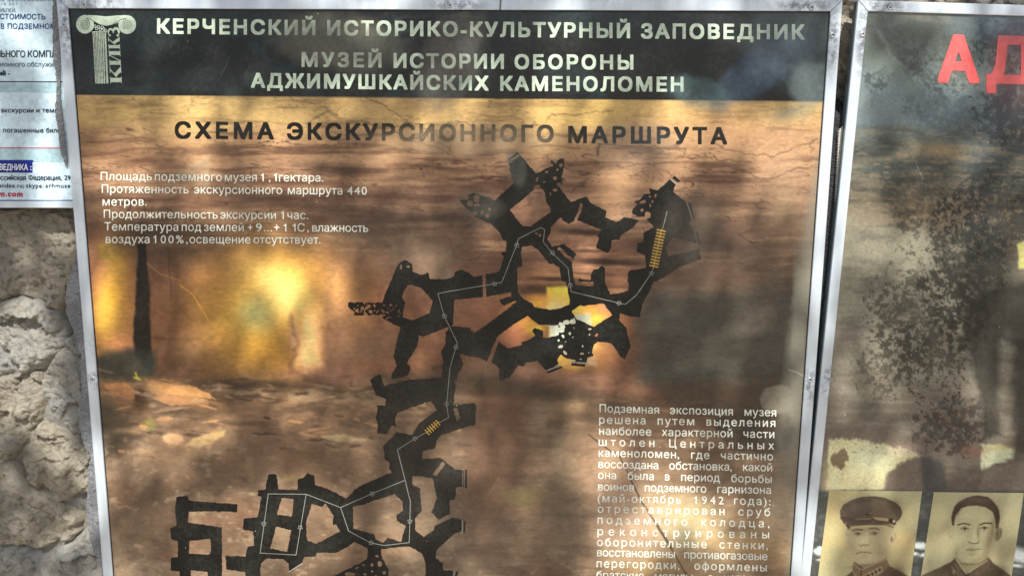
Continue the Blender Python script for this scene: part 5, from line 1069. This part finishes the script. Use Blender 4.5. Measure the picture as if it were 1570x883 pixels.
# ------------------------------------------------------------------ the tree whose leaves dapple the light (stands behind the viewer)
HOL = [ (440, 438, 34, 20, 40), (166, 470, 8, 44, 0), (250, 645, 60, 16, 0), (1030, 185, 40, 30, 0), (700, 175, 60, 16, 0), (1160, 200, 50, 24, 0),
     # sunlit patches on the sign plane: px, py, rx, ry, rot
    (30, 62, 46, 13, 40), (12, 52, 30, 14, 0), (84, 140, 12, 34, 0), (70, 262, 22, 42, -24),
    # on the bare wall (the wall stands back, so the gaps sit higher)
    (8, 540, 42, 66, -10), (36, 468, 26, 52, -26), (40, 612, 36, 60, -30), (100, 335, 26, 20, 30), (88, 684, 36, 20, 40), (116, 790, 24, 30, 20), (12, 352, 16, 14, 0), (1310, -20, 26, 60, 0), (1305, 60, 16, 40, 0), (1440, -40, 50, 20, 0),
    (185, 12, 28, 30, 0), (262, 20, 30, 90, 0), (300, 190, 34, 80, 0), (190, 270, 46, 60, 20), (430, 225, 28, 60, 10), (590, 8, 50, 14, 0), (860, 60, 26, 70, 20), (850, 170, 30, 50, 0), (1045, 180, 26, 60, -10), (1105, 45, 36, 22, 0), (940, 300, 22, 60, 10), (1040, 270, 18, 50, 10), (1035, 130, 24, 14, 0),
    (905, 700, 50, 50, 20), (1040, 785, 66, 52, 20), (975, 830, 56, 34, 0), (1255, 230, 30, 130, -3), (1300, 250, 34, 170, -3), (1252, 420, 12, 120, -3), (1200, 260, 40, 50, 0), (275, 600, 60, 18, 10), (305, 675, 46, 22, 0), (430, 800, 120, 50, 0), (250, 700, 60, 40, 0), (620, 790, 40, 70, 0), (900, 600, 40, 16, 0), (1300, 20, 22, 90, 0), (1430, 15, 60, 18, 0), (1470, 90, 26, 36, 0), (1245, 840, 30, 60, 0), (1380, 380, 60, 40, 0), (700, 700, 40, 40, 0), (140, 700, 40, 30, 0), (330, 840, 60, 40, 0)]
tree = root_of('shade_tree', (2.2, -3.4, GZ), 'leafy tree spreading its branches over the viewer, seen only by its dappled shade', 'tree')
TO = (2.2, -3.4, GZ)
def leaves():
    s = SUN; e1 = np.cross(s, [0, 0, 1]); e1 /= np.linalg.norm(e1)
    N = 10500; tx = RS.uniform(-.55, 2.1, N); tz = RS.uniform(-1.25, .35, N); t = RS.uniform(2.9, 4.1, N)
    px, py = P(tx, tz); keep = RS.rand(N) < np.where(px < 125, 1.0, 0.82)
    wx = px + 26 * (fbm(px / 26, py / 26, 2) - .5); wy = py + 26 * (fbm(px / 26, py / 26, 6) - .5)
    for (x, y, rx, ry, r) in HOL:
        c, q = math.cos(math.radians(r)), math.sin(math.radians(r)); u = ((wx - x) * c + (wy - y) * q) / (rx + 9); v = (-(wx - x) * q + (wy - y) * c) / (ry + 9)
        rr = np.sqrt(u * u + v * v); keep &= ~(rr + .25 * (RS.rand(N) - .5) < 1.0)
    keep &= fbm(px / 40, py / 40, 11, 3) < np.where(px < 125, 2, .70)
    tx, tz, t = tx[keep], tz[keep], t[keep]; n = len(tx)
    C = np.stack([tx + s[0] * t, s[1] * t, tz + s[2] * t], 1)
    d = RS.randn(n, 3); d /= np.linalg.norm(d, axis=1)[:, None]; nn = RS.randn(n, 3) * .55 + s * 1.1; b = np.cross(nn, d); b /= np.linalg.norm(b, axis=1)[:, None]; d = np.cross(b, nn); d /= np.linalg.norm(d, axis=1)[:, None]
    L = RS.uniform(.020, .034, n)[:, None]; Wd = L * .55
    V = np.stack([C - d * L, C - d * L * .2 + b * Wd, C + d * L, C - d * L * .2 - b * Wd], 1).reshape(-1, 3)
    return mesh_np('foliage', V, np.arange(n * 4).reshape(n, 4), TO)
link('foliage', leaves(), M_leaf, tree, 'stuff')
def limb(pts, rads, name, parent=tree, origin=TO):
    V = []; F = []; n = 10
    for k, (p_, r) in enumerate(zip(pts, rads)):
        p_ = np.array(p_, float); a = np.array(pts[min(k + 1, len(pts) - 1)], float) - np.array(pts[max(k - 1, 0)], float); a /= np.linalg.norm(a)
        u = np.cross(a, [.3, .1, .9]); u /= np.linalg.norm(u); v = np.cross(a, u)
        for i in range(n): t = 2 * math.pi * i / n; V.append(p_ + r * (u * math.cos(t) + v * math.sin(t)))
    for k in range(len(pts) - 1):
        for i in range(n): F.append((k * n + i, k * n + (i + 1) % n, (k + 1) * n + (i + 1) % n, (k + 1) * n + i))
    return link(name, mesh_np(name, V, F, origin, True), M_bark, parent)
limb([(3.6, -4.4, GZ), (3.5, -4.3, -.6), (3.6, -4.1, .8), (3.4, -3.7, 2.1), (3.2, -3.3, 3.0)], [.16, .13, .12, .10, .07], 'trunk')
limb([(3.5, -3.9, 1.5), (2.9, -3.2, 2.05), (2.3, -2.7, 2.3)], [.06, .04, .018], 'branch')
bpy.data.objects.remove(_to)
print('verts', sum(len(m.vertices) for m in bpy.data.meshes))
